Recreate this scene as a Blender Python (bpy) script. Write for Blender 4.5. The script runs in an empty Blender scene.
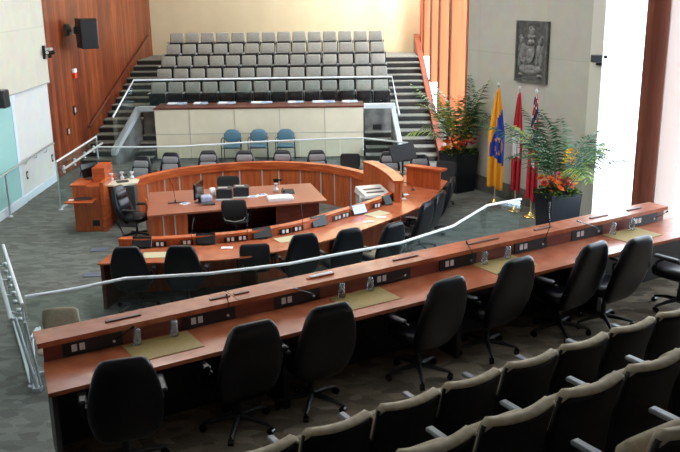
import bpy, bmesh, math, random
from mathutils import Vector, Matrix, noise
C = bpy.context.scene.collection
PI = math.pi
# ------------------------------------------------------------------ camera
F, TH, ROLL, CH = 850.0, math.radians(15.9), -math.atan2(39, 2980), 4.7
fwd = Vector((0, math.cos(TH), -math.sin(TH))); r0 = Vector((1, 0, 0)); u0 = r0.cross(fwd)
RT = r0 * math.cos(ROLL) + u0 * math.sin(ROLL); UP = -r0 * math.sin(ROLL) + u0 * math.cos(ROLL)
cam = bpy.data.objects.new('camera', bpy.data.cameras.new('camera')); C.objects.link(cam)
M = Matrix.Identity(4)
for i in range(3):
    M[i][0] = RT[i]; M[i][1] = UP[i]; M[i][2] = -fwd[i]
M[2][3] = CH
cam.matrix_world = M
cam.data.sensor_width = 36; cam.data.lens = F / 680 * 36; cam.data.clip_start = 0.05
bpy.context.scene.camera = cam
def at(x, y, z):            # point of the horizontal plane at height z seen at a photo pixel
    d = fwd + RT * ((x - 340) / F) - UP * ((y - 226) / F)
    return Vector((0, 0, CH)) + d * ((z - CH) / d.z)
# ------------------------------------------------------------------ world, sun, lamps
S = bpy.context.scene
S.view_settings.view_transform = 'Standard'; S.view_settings.look = 'None'
S.view_settings.exposure = 0.0; S.view_settings.gamma = 1.0; S.view_settings.use_curve_mapping = False
W = bpy.data.worlds.new('sky'); S.world = W; W.use_nodes = True
W.node_tree.nodes['Background'].inputs[0].default_value = (0.80, 0.90, 1.0, 1)
W.node_tree.nodes['Background'].inputs[1].default_value = 9.0
def light(name, kind, loc, energy, color, size=1, size_y=None, direction=(0, 0, -1), angle=None):
    l = bpy.data.lights.new(name, kind); l.energy = energy; l.color = color
    if kind == 'AREA':
        l.shape = 'RECTANGLE'; l.size = size; l.size_y = size_y or size
    if angle is not None: l.angle = angle
    o = bpy.data.objects.new(name, l); C.objects.link(o); o.location = loc
    o.rotation_euler = Vector(direction).to_track_quat('-Z', 'Y').to_euler()
    return o
light('sun', 'SUN', (20, -10, 20), 4.2, (1.0, 0.86, 0.74), direction=(-0.42, 0.86, -0.34), angle=0.25)
light('ceiling_light_well', 'AREA', (-1.5, 15.5, 7.2), 420, (1.0, 0.95, 0.88), 6, 5)
light('ceiling_light_gallery', 'AREA', (-2.5, 26.0, 7.3), 230, (1.0, 0.86, 0.66), 7, 4)
light('ceiling_light_bench', 'AREA', (1.0, 9.5, 7.2), 34, (1.0, 0.88, 0.75), 5, 2.0)
light('back_wall_fill', 'AREA', (1.7, 29.7, 7.3), 420, (1.0, 0.95, 0.86), 2.4, .4, direction=(0.05, 0.5, -0.85))  # added unseen light that brightens the right of the back wall
light('ceiling_light_left', 'AREA', (-4.8, 14.5, 7.2), 115, (0.86, 0.95, 1.0), 2.5, 7)
# ------------------------------------------------------------------ materials
def mat(name, col, rough=0.5, metal=0.0, spec=0.5, col2=None, scale=8, stretch=(1, 1, 1), bump=0.0, noise_detail=4, coat=0.0, contrast=(0.35, 0.65), gen=False):
    m = bpy.data.materials.new(name); m.use_nodes = True
    nt = m.node_tree; b = nt.nodes['Principled BSDF']
    b.inputs['Base Color'].default_value = (*col, 1); b.inputs['Roughness'].default_value = rough
    b.inputs['Metallic'].default_value = metal; b.inputs['Specular IOR Level'].default_value = spec
    b.inputs['Coat Weight'].default_value = coat
    if col2 is not None or bump:
        tc = nt.nodes.new('ShaderNodeTexCoord'); mp = nt.nodes.new('ShaderNodeMapping')
        mp.inputs['Scale'].default_value = stretch
        nt.links.new(tc.outputs['Object'], mp.inputs[0])
        n = nt.nodes.new('ShaderNodeTexNoise'); n.inputs['Scale'].default_value = scale; n.inputs['Detail'].default_value = noise_detail
        nt.links.new(mp.outputs[0], n.inputs['Vector'])
        if col2 is not None:
            r = nt.nodes.new('ShaderNodeValToRGB')
            r.color_ramp.elements[0].position = contrast[0]; r.color_ramp.elements[1].position = contrast[1]
            r.color_ramp.elements[0].color = (*col, 1); r.color_ramp.elements[1].color = (*col2, 1)
            nt.links.new(n.outputs['Fac'], r.inputs[0]); nt.links.new(r.outputs[0], b.inputs['Base Color'])
        if bump:
            bp = nt.nodes.new('ShaderNodeBump'); bp.inputs['Strength'].default_value = bump; bp.inputs['Distance'].default_value = 0.01
            nt.links.new(n.outputs['Fac'], bp.inputs['Height']); nt.links.new(bp.outputs[0], b.inputs['Normal'])
    return m
def carpet(name, a, b_, c):
    m = bpy.data.materials.new(name); m.use_nodes = True; nt = m.node_tree; b = nt.nodes['Principled BSDF']
    b.inputs['Roughness'].default_value = 0.95; b.inputs['Specular IOR Level'].default_value = 0.15
    tc = nt.nodes.new('ShaderNodeTexCoord')
    mp = nt.nodes.new('ShaderNodeMapping'); mp.inputs['Scale'].default_value = (4.6, 8.5, 4.6); mp.inputs['Rotation'].default_value = (0, 0, 0.5)
    nt.links.new(tc.outputs['Object'], mp.inputs[0])
    wn = nt.nodes.new('ShaderNodeTexNoise'); wn.inputs['Scale'].default_value = 2.5
    nt.links.new(mp.outputs[0], wn.inputs['Vector'])
    mx = nt.nodes.new('ShaderNodeMix'); mx.data_type = 'RGBA'; mx.inputs[0].default_value = 0.22
    nt.links.new(mp.outputs[0], mx.inputs[6]); nt.links.new(wn.outputs['Color'], mx.inputs[7])
    v = nt.nodes.new('ShaderNodeTexVoronoi'); v.inputs['Scale'].default_value = 1.5
    nt.links.new(mx.outputs[2], v.inputs['Vector'])
    sp = nt.nodes.new('ShaderNodeSeparateColor'); nt.links.new(v.outputs['Color'], sp.inputs[0])
    r = nt.nodes.new('ShaderNodeValToRGB'); r.color_ramp.elements[0].color = (*a, 1); r.color_ramp.elements[1].color = (*b_, 1)
    e = r.color_ramp.elements.new(0.5); e.color = (*c, 1)
    nt.links.new(sp.outputs[0], r.inputs[0])
    n2 = nt.nodes.new('ShaderNodeTexNoise'); n2.inputs['Scale'].default_value = 60
    nt.links.new(tc.outputs['Object'], n2.inputs['Vector'])
    m2 = nt.nodes.new('ShaderNodeMix'); m2.data_type = 'RGBA'; m2.blend_type = 'OVERLAY'; m2.inputs[0].default_value = 0.35
    nt.links.new(r.outputs[0], m2.inputs[6]); nt.links.new(n2.outputs['Fac'], m2.inputs[7])
    nt.links.new(m2.outputs[2], b.inputs['Base Color'])
    return m
def planks(name, a, b_, width, axis, gap=0.012, rough=0.4):   # vertical boards with grain and thin dark joints
    m = bpy.data.materials.new(name); m.use_nodes = True; nt = m.node_tree; b = nt.nodes['Principled BSDF']
    b.inputs['Roughness'].default_value = rough
    tc = nt.nodes.new('ShaderNodeTexCoord'); sx = nt.nodes.new('ShaderNodeSeparateXYZ'); nt.links.new(tc.outputs['Object'], sx.inputs[0])
    d = nt.nodes.new('ShaderNodeMath'); d.operation = 'DIVIDE'; d.inputs[1].default_value = width; nt.links.new(sx.outputs[axis], d.inputs[0])
    fl = nt.nodes.new('ShaderNodeMath'); fl.operation = 'FLOOR'; nt.links.new(d.outputs[0], fl.inputs[0])
    fr = nt.nodes.new('ShaderNodeMath'); fr.operation = 'FRACT'; nt.links.new(d.outputs[0], fr.inputs[0])
    lt = nt.nodes.new('ShaderNodeMath'); lt.operation = 'LESS_THAN'; lt.inputs[1].default_value = gap / width; nt.links.new(fr.outputs[0], lt.inputs[0])
    w = nt.nodes.new('ShaderNodeTexWhiteNoise'); w.noise_dimensions = '1D'; nt.links.new(fl.outputs[0], w.inputs['W'])
    mp = nt.nodes.new('ShaderNodeMapping'); mp.inputs['Scale'].default_value = (9, 9, 0.7); nt.links.new(tc.outputs['Object'], mp.inputs[0])
    n = nt.nodes.new('ShaderNodeTexNoise'); n.inputs['Scale'].default_value = 2.2; n.inputs['Detail'].default_value = 6; nt.links.new(mp.outputs[0], n.inputs['Vector'])
    ad = nt.nodes.new('ShaderNodeMath'); ad.operation = 'MULTIPLY_ADD'; ad.inputs[1].default_value = 0.35; nt.links.new(w.outputs['Value'], ad.inputs[0]); nt.links.new(n.outputs['Fac'], ad.inputs[2])
    r = nt.nodes.new('ShaderNodeValToRGB'); r.color_ramp.elements[0].position = 0.45; r.color_ramp.elements[1].position = 0.9
    r.color_ramp.elements[0].color = (*a, 1); r.color_ramp.elements[1].color = (*b_, 1); nt.links.new(ad.outputs[0], r.inputs[0])
    mx = nt.nodes.new('ShaderNodeMix'); mx.data_type = 'RGBA'; mx.inputs[7].default_value = (a[0] * .35, a[1] * .35, a[2] * .35, 1)
    nt.links.new(lt.outputs[0], mx.inputs[0]); nt.links.new(r.outputs[0], mx.inputs[6]); nt.links.new(mx.outputs[2], b.inputs['Base Color'])
    return m
def tiles(name, a, b_, w, h, joint=(0.3, 0.3, 0.28), rough=0.7, msize=0.006):
    m = bpy.data.materials.new(name); m.use_nodes = True; nt = m.node_tree; b = nt.nodes['Principled BSDF']
    b.inputs['Roughness'].default_value = rough; b.inputs['Specular IOR Level'].default_value = 0.3
    tc = nt.nodes.new('ShaderNodeTexCoord'); br = nt.nodes.new('ShaderNodeTexBrick')
    nt.links.new(tc.outputs['UV'], br.inputs['Vector'])
    br.offset = 0; br.inputs['Scale'].default_value = 1; br.inputs['Brick Width'].default_value = w; br.inputs['Row Height'].default_value = h
    br.inputs['Mortar Size'].default_value = msize; br.inputs['Color1'].default_value = (*a, 1); br.inputs['Color2'].default_value = (*b_, 1); br.inputs['Mortar'].default_value = (*joint, 1)
    n = nt.nodes.new('ShaderNodeTexNoise'); n.inputs['Scale'].default_value = 3; n.inputs['Detail'].default_value = 6; nt.links.new(tc.outputs['UV'], n.inputs['Vector'])
    mx = nt.nodes.new('ShaderNodeMix'); mx.data_type = 'RGBA'; mx.blend_type = 'SOFT_LIGHT'; mx.inputs[0].default_value = 0.3
    nt.links.new(br.outputs['Color'], mx.inputs[6]); nt.links.new(n.outputs['Color'], mx.inputs[7]); nt.links.new(mx.outputs[2], b.inputs['Base Color'])
    return m
def glass(name, tint=(0.86, 0.95, 0.93), alpha=0.12, rough=0.02, k=0.35):
    m = bpy.data.materials.new(name); m.use_nodes = True; nt = m.node_tree; nt.nodes.clear()
    o = nt.nodes.new('ShaderNodeOutputMaterial'); mx = nt.nodes.new('ShaderNodeMixShader'); t = nt.nodes.new('ShaderNodeBsdfTransparent'); g = nt.nodes.new('ShaderNodeBsdfGlossy')
    t.inputs[0].default_value = (*tint, 1); g.inputs['Roughness'].default_value = rough; g.inputs[0].default_value = (0.9, 0.97, 1, 1)
    fz = nt.nodes.new('ShaderNodeFresnel'); fz.inputs[0].default_value = 1.45
    ad = nt.nodes.new('ShaderNodeMath'); ad.operation = 'MULTIPLY_ADD'; ad.inputs[1].default_value = k; ad.inputs[2].default_value = alpha * 0.4; nt.links.new(fz.outputs[0], ad.inputs[0])
    nt.links.new(ad.outputs[0], mx.inputs[0]); nt.links.new(t.outputs[0], mx.inputs[1]); nt.links.new(g.outputs[0], mx.inputs[2]); nt.links.new(mx.outputs[0], o.inputs[0])
    return m
WOOD = mat('cherry_wood', (0.36, 0.060, 0.016), 0.27, col2=(0.54, 0.125, 0.034), scale=2.2, stretch=(1.2, 1.2, 9), noise_detail=6)
WOODT = mat('cherry_desktop', (0.36, 0.085, 0.032), 0.25, col2=(0.50, 0.15, 0.065), scale=5, stretch=(1, 1, 1), noise_detail=7, coat=0.2)
WOODV = mat('cherry_panel', (0.34, 0.060, 0.016), 0.35, col2=(0.50, 0.125, 0.034), scale=3, stretch=(6, 6, 0.6), noise_detail=6)
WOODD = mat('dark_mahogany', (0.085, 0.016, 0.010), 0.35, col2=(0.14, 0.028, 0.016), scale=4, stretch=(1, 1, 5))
WOODM = mat('mahogany_table', (0.28, 0.085, 0.050), 0.30, col2=(0.36, 0.12, 0.070), scale=3, stretch=(1, 8, 1), noise_detail=6)
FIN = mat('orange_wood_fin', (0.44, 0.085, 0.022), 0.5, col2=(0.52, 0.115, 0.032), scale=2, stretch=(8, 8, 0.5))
FINB = mat('shaded_brown_fin', (0.10, 0.028, 0.016), 0.5, spec=.2, col2=(0.14, 0.04, 0.022), scale=2, stretch=(8, 8, 0.5))  # fin wood as seen in shade, the darkness put into its colour
PLANK = planks('wall_planks', (0.10, 0.016, 0.004), (0.32, 0.070, 0.016), 0.21, 1)
STONE = tiles('stone_cladding', (0.47, 0.47, 0.42), (0.50, 0.50, 0.45), 2.3, 1.6, joint=(0.40, 0.40, 0.36))
STONEL = tiles('light_wall_panels', (0.60, 0.61, 0.59), (0.62, 0.63, 0.61), 9, 9, joint=(0.4, 0.4, 0.38))
BEIGE = mat('beige_wall_paint', (0.62, 0.53, 0.35), 0.8, col2=(0.65, 0.56, 0.38), scale=2)
CREAM = mat('cream_panel', (0.76, 0.70, 0.54), 0.5, col2=(0.80, 0.74, 0.58), scale=3)
PINK = mat('pale_plaster', (0.46, 0.38, 0.36), 0.8)
BASE = mat('dark_stone_skirting', (0.07, 0.075, 0.07), 0.5, col2=(0.14, 0.145, 0.135), scale=6)
CARP = carpet('grey_leaf_carpet', (0.100, 0.108, 0.098), (0.170, 0.180, 0.165), (0.132, 0.141, 0.129))
CARPW = carpet('warm_lit_leaf_carpet', (0.14, 0.11, 0.08), (0.31, 0.25, 0.18), (0.22, 0.175, 0.125))  # grey carpet with warm lamp light put into its colour
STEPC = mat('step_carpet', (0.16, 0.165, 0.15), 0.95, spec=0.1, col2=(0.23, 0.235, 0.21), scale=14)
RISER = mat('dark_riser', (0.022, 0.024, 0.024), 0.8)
WELLC = mat('dark_grey_wall_carpet', (0.09, 0.095, 0.095), 0.9, col2=(0.19, 0.195, 0.19), scale=3.5)
LEATH = mat('black_leather', (0.004, 0.005, 0.009), 0.28, spec=0.32, bump=0.06, scale=60)
LEATHL = mat('grey_leather_panel', (0.22, 0.22, 0.24), 0.4, bump=0.4, scale=22)
FAB = mat('black_mesh_fabric', (0.018, 0.018, 0.020), 0.85)
FABG = mat('charcoal_fabric', (0.05, 0.055, 0.055), 0.85)
BLK = mat('black_plastic', (0.012, 0.013, 0.016), 0.4)
BLKG = mat('black_gloss', (0.008, 0.008, 0.010), 0.12)
STEEL = mat('brushed_steel', (0.62, 0.66, 0.70), 0.35, metal=0.9)
WHITEM = mat('white_metal_rail', (0.74, 0.79, 0.84), 0.35, metal=0.15)
GREYM = mat('pale_grey_metal', (0.46, 0.52, 0.55), 0.4, metal=0.3)
WHITE = mat('white_paper', (0.82, 0.83, 0.86), 0.7)
BLUEP = mat('pale_blue_paper', (0.20, 0.28, 0.55), 0.6, col2=(0.55, 0.60, 0.72), scale=6)
GREYP = mat('grey_plastic', (0.36, 0.37, 0.36), 0.5)
SILV = mat('silver_plastic', (0.62, 0.64, 0.65), 0.35, metal=0.3)
GOLD = mat('brass', (0.85, 0.62, 0.22), 0.25, metal=0.9)
SEATG = mat('grey_seat_cloth', (0.25, 0.25, 0.225), 0.9, col2=(0.31, 0.31, 0.28), scale=20)
SEATD = mat('dark_seat_shell', (0.008, 0.009, 0.012), 0.6, spec=0.2)
SEATB = mat('beige_seat_cloth', (0.36, 0.30, 0.215), 0.85, col2=(0.44, 0.37, 0.27), scale=30)
ARMG = mat('grey_armrest', (0.22, 0.24, 0.26), 0.35)
BLUEC = mat('blue_vinyl', (0.085, 0.19, 0.27), 0.4)
MATG = mat('sage_desk_mat', (0.34, 0.235, 0.075), 0.6, col2=(0.38, 0.27, 0.09), scale=30)
OUTL = mat('white_outlet', (0.75, 0.74, 0.72), 0.4)
SLATE = mat('slate_relief', (0.045, 0.050, 0.052), 0.45, col2=(0.12, 0.13, 0.13), scale=14, bump=0.6)
SLATEL = mat('slate_highlight', (0.14, 0.15, 0.15), 0.4, col2=(0.24, 0.25, 0.25), scale=20, bump=0.5)
POT = mat('charcoal_planter', (0.014, 0.017, 0.026), 0.35, spec=.3)
SOIL = mat('dark_foliage', (0.02, 0.06, 0.012), 0.7, col2=(0.05, 0.13, 0.02), scale=20)
LEAF = mat('palm_leaf', (0.014, 0.055, 0.022), 0.45, col2=(0.045, 0.13, 0.05), scale=4)
LEAFL = mat('bright_leaf', (0.16, 0.30, 0.04), 0.45, col2=(0.28, 0.42, 0.06), scale=4)
FO = mat('orange_petal', (0.85, 0.20, 0.02), 0.6); FR = mat('red_petal', (0.60, 0.04, 0.02), 0.6)
FP = mat('pink_petal', (0.75, 0.04, 0.18), 0.6); FY = mat('yellow_petal', (0.85, 0.55, 0.03), 0.6)
YEL = mat('flag_yellow', (0.85, 0.38, 0.02), 0.7); BLU = mat('flag_blue', (0.02, 0.06, 0.42), 0.7)
RED = mat('flag_red', (0.50, 0.015, 0.03), 0.7); WHI = mat('flag_white', (0.75, 0.75, 0.75), 0.7); NAVY = mat('flag_navy', (0.012, 0.02, 0.10), 0.7)
TEAL = mat('teal_glass_panel', (0.33, 0.60, 0.58), 0.15, spec=0.5)
TRIMW = mat('pale_trim', (0.60, 0.70, 0.78), 0.5)
ALARM = mat('red_alarm', (0.75, 0.05, 0.02), 0.4)
SCRN = mat('blue_screen', (0.30, 0.38, 0.75), 0.2); SCRN.node_tree.nodes['Principled BSDF'].inputs['Emission Color'].default_value = (0.55, 0.62, 0.95, 1); SCRN.node_tree.nodes['Principled BSDF'].inputs['Emission Strength'].default_value = 0.5
GLS = glass('guard_glass', (0.90, 0.945, 0.94), 0.03, k=.18); GLW = glass('window_glass', (0.97, 0.99, 1.0), 0.01, k=.04); GLT = glass('clear_tumbler', (0.97, 0.98, 0.99), 0.25, rough=.15, k=.6)
CEIL = mat('ceiling_paint', (0.6, 0.58, 0.54), 0.9)
MARBLE = mat('beige_laminate', (0.66, 0.62, 0.50), 0.35)
# ------------------------------------------------------------------ mesh helpers
class MB:
    def __init__(s): s.v = []; s.f = []; s.m = []; s.sm = []
    def add(s, vs, fs, mi=0, smooth=False, T=None):
        o = len(s.v)
        for p in vs:
            p = Vector(p); s.v.append(T @ p if T is not None else p)
        for f in fs: s.f.append([i + o for i in f]); s.m.append(mi); s.sm.append(smooth)
        return s
    def box(s, a, b, mi=0, T=None, bev=0.0):
        x0, y0, z0 = a; x1, y1, z1 = b
        if bev:
            e = min(bev, abs(x1-x0)/2.01, abs(y1-y0)/2.01, abs(z1-z0)/2.01)
            lv = []
            def ring(z, i): return [(x0+i, y0, z), (x1-i, y0, z), (x1, y0+i, z), (x1, y1-i, z), (x1-i, y1, z), (x0+i, y1, z), (x0, y1-i, z), (x0, y0+i, z)]
            def ring2(z, i): return [(x0+i, y0+i, z), (x1-i, y0+i, z), (x1-i, y0+i, z), (x1-i, y1-i, z), (x1-i, y1-i, z), (x0+i, y1-i, z), (x0+i, y1-i, z), (x0+i, y0+i, z)]
            ra = ring2(z0, e); rb = ring(z0+e, e); rc = ring(z1-e, e); rd = ring2(z1, e)
            vs = ra + rb + rc + rd; fs = []
            for k in range(3):
                for i in range(8):
                    j = (i+1) % 8; q = [k*8+i, k*8+j, (k+1)*8+j, (k+1)*8+i]
                    fs.append(q)
            fs.append([6, 4, 2, 0][::1]); fs.append([24, 26, 28, 30])
            return s.add(vs, fs, mi, False, T)
        vs = [(x0,y0,z0),(x1,y0,z0),(x1,y1,z0),(x0,y1,z0),(x0,y0,z1),(x1,y0,z1),(x1,y1,z1),(x0,y1,z1)]
        return s.add(vs, [(0,3,2,1),(4,5,6,7),(0,1,5,4),(1,2,6,5),(2,3,7,6),(3,0,4,7)], mi, False, T)
    def prism(s, poly, z0, z1, mi=0, T=None, mtop=None):
        n = len(poly); z0s = z0 if isinstance(z0, (list, tuple)) else [z0]*n; z1s = z1 if isinstance(z1, (list, tuple)) else [z1]*n
        vs = [(p[0], p[1], z0s[i]) for i, p in enumerate(poly)] + [(p[0], p[1], z1s[i]) for i, p in enumerate(poly)]
        s.add(vs, [[i, (i+1) % n, n+(i+1) % n, n+i] for i in range(n)] + [list(range(n))[::-1]], mi, False, T)
        return s.add(vs, [list(range(n, 2*n))], mi if mtop is None else mtop, False, T)
    def tube(s, pts, r, n=8, mi=0, T=None, caps=True):
        pts = [Vector(p) for p in pts]; rs = r if isinstance(r, (list, tuple)) else [r]*len(pts)
        vs = []; fs = []; prev = None
        for i, p in enumerate(pts):
            d = (pts[min(i+1, len(pts)-1)] - pts[max(i-1, 0)]).normalized()
            a = Vector((0, 0, 1)) if abs(d.z) < 0.9 else Vector((1, 0, 0))
            if prev is not None and (prev - d * prev.dot(d)).length > 0.1: x = (prev - d * prev.dot(d)).normalized()
            else: x = d.cross(a).normalized()
            prev = x; y = d.cross(x)
            for k in range(n):
                t = 2*PI*k/n; vs.append(p + (x*math.cos(t) + y*math.sin(t)) * rs[i])
        for i in range(len(pts)-1):
            for k in range(n): fs.append([i*n+k, i*n+(k+1) % n, (i+1)*n+(k+1) % n, (i+1)*n+k])
        s.add(vs, fs, mi, True, T)
        if caps: s.add(vs, [list(range(n))[::-1], list(range((len(pts)-1)*n, len(pts)*n))], mi, False, T)
        return s
    def lathe(s, prof, n=20, mi=0, T=None):
        vs = []; fs = []
        for r, z in prof:
            for k in range(n): t = 2*PI*k/n; vs.append((r*math.cos(t), r*math.sin(t), z))
        for i in range(len(prof)-1):
            for k in range(n): fs.append([i*n+k, i*n+(k+1) % n, (i+1)*n+(k+1) % n, (i+1)*n+k])
        return s.add(vs, fs, mi, True, T)
    def loft(s, rows, n=20, p=3.0, mi=0, T=None):   # rows: (centre, half width, half thick) stacked along z; or frames
        vs = []; fs = []
        for (cx, cy, cz, hw, ht) in rows:
            for k in range(n):
                t = 2*PI*k/n; c, q = math.cos(t), math.sin(t)
                vs.append((cx + hw*math.copysign(abs(c)**(2/p), c), cy + ht*math.copysign(abs(q)**(2/p), q), cz))
        for i in range(len(rows)-1):
            for k in range(n): fs.append([i*n+k, i*n+(k+1) % n, (i+1)*n+(k+1) % n, (i+1)*n+k])
        fs.append(list(range(n))[::-1]); fs.append(list(range((len(rows)-1)*n, len(rows)*n)))
        return s.add(vs, fs, mi, True, T)
    def strip(s, A, B, z0, z1, mi=0, mtop=None):    # solid between two plan polylines
        n = len(A); za = z0; zb = z1
        vs = [(p[0], p[1], za) for p in A] + [(p[0], p[1], za) for p in B] + [(p[0], p[1], zb) for p in A] + [(p[0], p[1], zb) for p in B]
        fs = []; tf = []
        for i in range(n-1):
            fs += [[i, i+1, 2*n+i+1, 2*n+i], [n+i+1, n+i, 3*n+i, 3*n+i+1], [i+1, i, n+i, n+i+1]]
            tf += [[2*n+i, 2*n+i+1, 3*n+i+1, 3*n+i]]
        fs += [[0, 2*n, 3*n, n], [n-1, 2*n-1, 4*n-1, 3*n-1]]
        s.add(vs, fs, mi); s.add(vs, tf, mi if mtop is None else mtop); return s
    def build(s, name, mats, parent=None, uv=False):
        me = bpy.data.meshes.new(name); me.from_pydata([tuple(p) for p in s.v], [], s.f); me.update()
        if not isinstance(mats, (list, tuple)): mats = [mats]
        for m in mats: me.materials.append(m)
        for i, p in enumerate(me.polygons): p.material_index = s.m[i]; p.use_smooth = s.sm[i]
        bm = bmesh.new(); bm.from_mesh(me)
        if not any(s.sm) or True:
            bmesh.ops.recalc_face_normals(bm, faces=bm.faces)
        if uv:
            l = bm.loops.layers.uv.new('UVMap')
            for f in bm.faces:
                nr = f.normal
                h = Vector((-nr.y, nr.x, 0)); h = h.normalized() if h.length > 0.1 else Vector((1, 0, 0))
                for lp in f.loops: lp[l].uv = (lp.vert.co.dot(h), lp.vert.co.z if abs(nr.z) < 0.8 else lp.vert.co.y)
        bm.to_mesh(me); bm.free()
        o = bpy.data.objects.new(name, me); C.objects.link(o)
        if parent is not None: o.parent = parent
        return o
def tag(o, label=None, cat=None, group=None, kind=None):
    if label: o['label'] = label
    if cat: o['category'] = cat
    if group: o['group'] = group
    if kind: o['kind'] = kind
    return o
def empty(name, loc, rz, label, cat, group=None):
    o = bpy.data.objects.new(name, None); C.objects.link(o); o.location = loc; o.rotation_euler = (0, 0, rz); o.empty_display_size = 0.1
    return tag(o, label, cat, group)
def copy_tree(o, parent=None):
    c = o.copy(); C.objects.link(c)
    if parent is not None: c.parent = parent
    for ch in o.children: copy_tree(ch, c)
    return c
def struct(name, mb, m, uv=False): return tag(mb.build(name, m, uv=uv), kind='structure')
def Rz(a): return Matrix.Rotation(a, 4, 'Z')
def Rx(a): return Matrix.Rotation(a, 4, 'X')
def Ry(a): return Matrix.Rotation(a, 4, 'Y')
def Tr(x, y, z): return Matrix.Translation((x, y, z))
def curve(pts, k=6):   # Catmull-Rom through plan points
    P_ = [Vector(p) for p in pts]; out = []
    for i in range(len(P_)-1):
        a = P_[max(i-1, 0)]; b = P_[i]; c = P_[i+1]; d = P_[min(i+2, len(P_)-1)]
        for j in range(k):
            t = j/k; out.append(0.5*((2*b) + (c-a)*t + (2*a-5*b+4*c-d)*t*t + (3*b-a-3*c+d)*t**3))
    out.append(P_[-1]); return out
def offset(pl, d):     # plan offset to the left of travel
    out = []
    for i in range(len(pl)):
        t = (Vector(pl[min(i+1, len(pl)-1)][:2]) - Vector(pl[max(i-1, 0)][:2])).normalized()
        out.append(Vector((pl[i][0] - t.y*d, pl[i][1] + t.x*d)))
    return out
def resamp(pl, n):
    L = [0]
    for i in range(1, len(pl)): L.append(L[-1] + (Vector(pl[i]) - Vector(pl[i-1])).length)
    out = []
    for k in range(n):
        t = L[-1]*k/(n-1); i = 0
        while i < len(L)-2 and L[i+1] < t: i += 1
        f = (t - L[i]) / max(1e-9, L[i+1]-L[i]); out.append(Vector(pl[i]).lerp(Vector(pl[i+1]), min(1, f)))
    return out
ORD = ['first', 'second', 'third', 'fourth', 'fifth', 'sixth', 'seventh', 'eighth', 'ninth', 'tenth', 'eleventh', 'twelfth', 'thirteenth', 'fourteenth', 'fifteenth']
# ------------------------------------------------------------------ structure
BL = 1.05                                   # level of the raised bench floor
B0 = Vector((-2.19, 5.755)); BU = Vector((.8517, .5240)); BV = Vector((-.5240, .8517)); BANG = math.atan2(.5240, .8517)
def bw(u, v, z=None):
    p = B0 + BU*u + BV*v
    return (p.x, p.y) if z is None else Vector((p.x, p.y, z))
CZ = 7.6
ROOM = [(-7.6, -4.1), (9.95, -4.1), (9.95, 3.0), (7.7, 9.1), (5.3, 16.3), (4.1, 20.3), (4.0, 31.2), (-7.6, 31.2)]
f = MB(); f.prism(ROOM, -0.12, 0); struct('floor', f, CARP)
f = MB(); f.prism([bw(0.14, .62), bw(0.05, .0), bw(.4, -1.2), bw(.4, -9.0), bw(13, -9.0), bw(13, .62)], 0.001, BL); struct('floor', f, CARPW)
f = MB()
f.prism([bw(0.0, -2.28), bw(0.0, -9.0), bw(13, -9.0), bw(13, -2.28)], BL+.001, BL+.37)
f.prism([bw(0.0, -3.40), bw(0.0, -9.0), bw(13, -9.0), bw(13, -3.40)], BL+.37, BL+.74)
struct('floor', f, CARPW)
f = MB(); f.prism(ROOM, CZ, CZ+.15); struct('ceiling', f, CEIL)
# left wall: pale lower wall with teal glazed door, upper cladding, wooden part along the stairs
XL = -7.18
f = MB(); f.box((XL-.3, -4, 0), (XL, 18.70, CZ)); f.box((XL-.3, 18.70, 0), (XL, 21.15, CZ))
struct('wall_left', f, STONEL, uv=True)
f = MB(); f.box((XL-.02, 12.0, 2.47), (XL+.06, 21.18, CZ-.01)); struct('wall_left', f, tiles('upper_cladding', (0.54, 0.52, 0.43), (0.57, 0.55, 0.46), 3.4, 1.9, joint=(0.45, 0.42, 0.34)), uv=True)
f = MB()
f.add([(XL-.3, 21.15, 0), (XL, 21.15, 0), (-6.62, 31.1, 0), (-7.1, 31.1, 0), (XL-.3, 21.15, CZ), (XL, 21.15, CZ), (-6.62, 31.1, CZ), (-7.1, 31.1, CZ)], [(0,1,2,3),(4,5,6,7),(0,1,5,4),(1,2,6,5),(2,3,7,6),(3,0,4,7)])
struct('wall_left', f, PLANK)
def wl(Y): return XL + (Y-21.15)/(31.1-21.15)*(XL*-1-6.62) if Y > 21.15 else XL
f = MB(); f.box((-7.6, 31.0, 0), (3.02, 31.3, CZ)); struct('wall_back', f, BEIGE)
f = MB(); f.box((-8, -4.2, 0), (10.2, -4.0, CZ)); struct('wall_near', f, CEIL)
d = empty('door', (XL, 15.8, 0), 0, None, None); d.name = 'door_1'; d['kind'] = 'structure'
f = MB(); f.box((0.002, -2.4, 0.10), (0.035, 2.78, 2.32)); f.build('glass_panel', TEAL, d)
f = MB(); f.box((0.0, -2.5, 0), (0.07, 2.98, 0.18)); f.box((0.0, -2.5, 2.32), (0.065, 2.98, 2.46)); f.box((0.0, 2.78, 0.18), (0.05, 2.93, 2.32)); f.build('door_frame', TRIMW, d)
f = MB(); f.box((XL, 18.80, 0), (XL+.05, 21.14, 0.16)); struct('baseboard_left', f, TRIMW)
f = MB(); f.box((XL+.055, 13, 2.45), (XL+.075, 21.18, 2.475)); struct('trim_1', f, GREYP)
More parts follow.
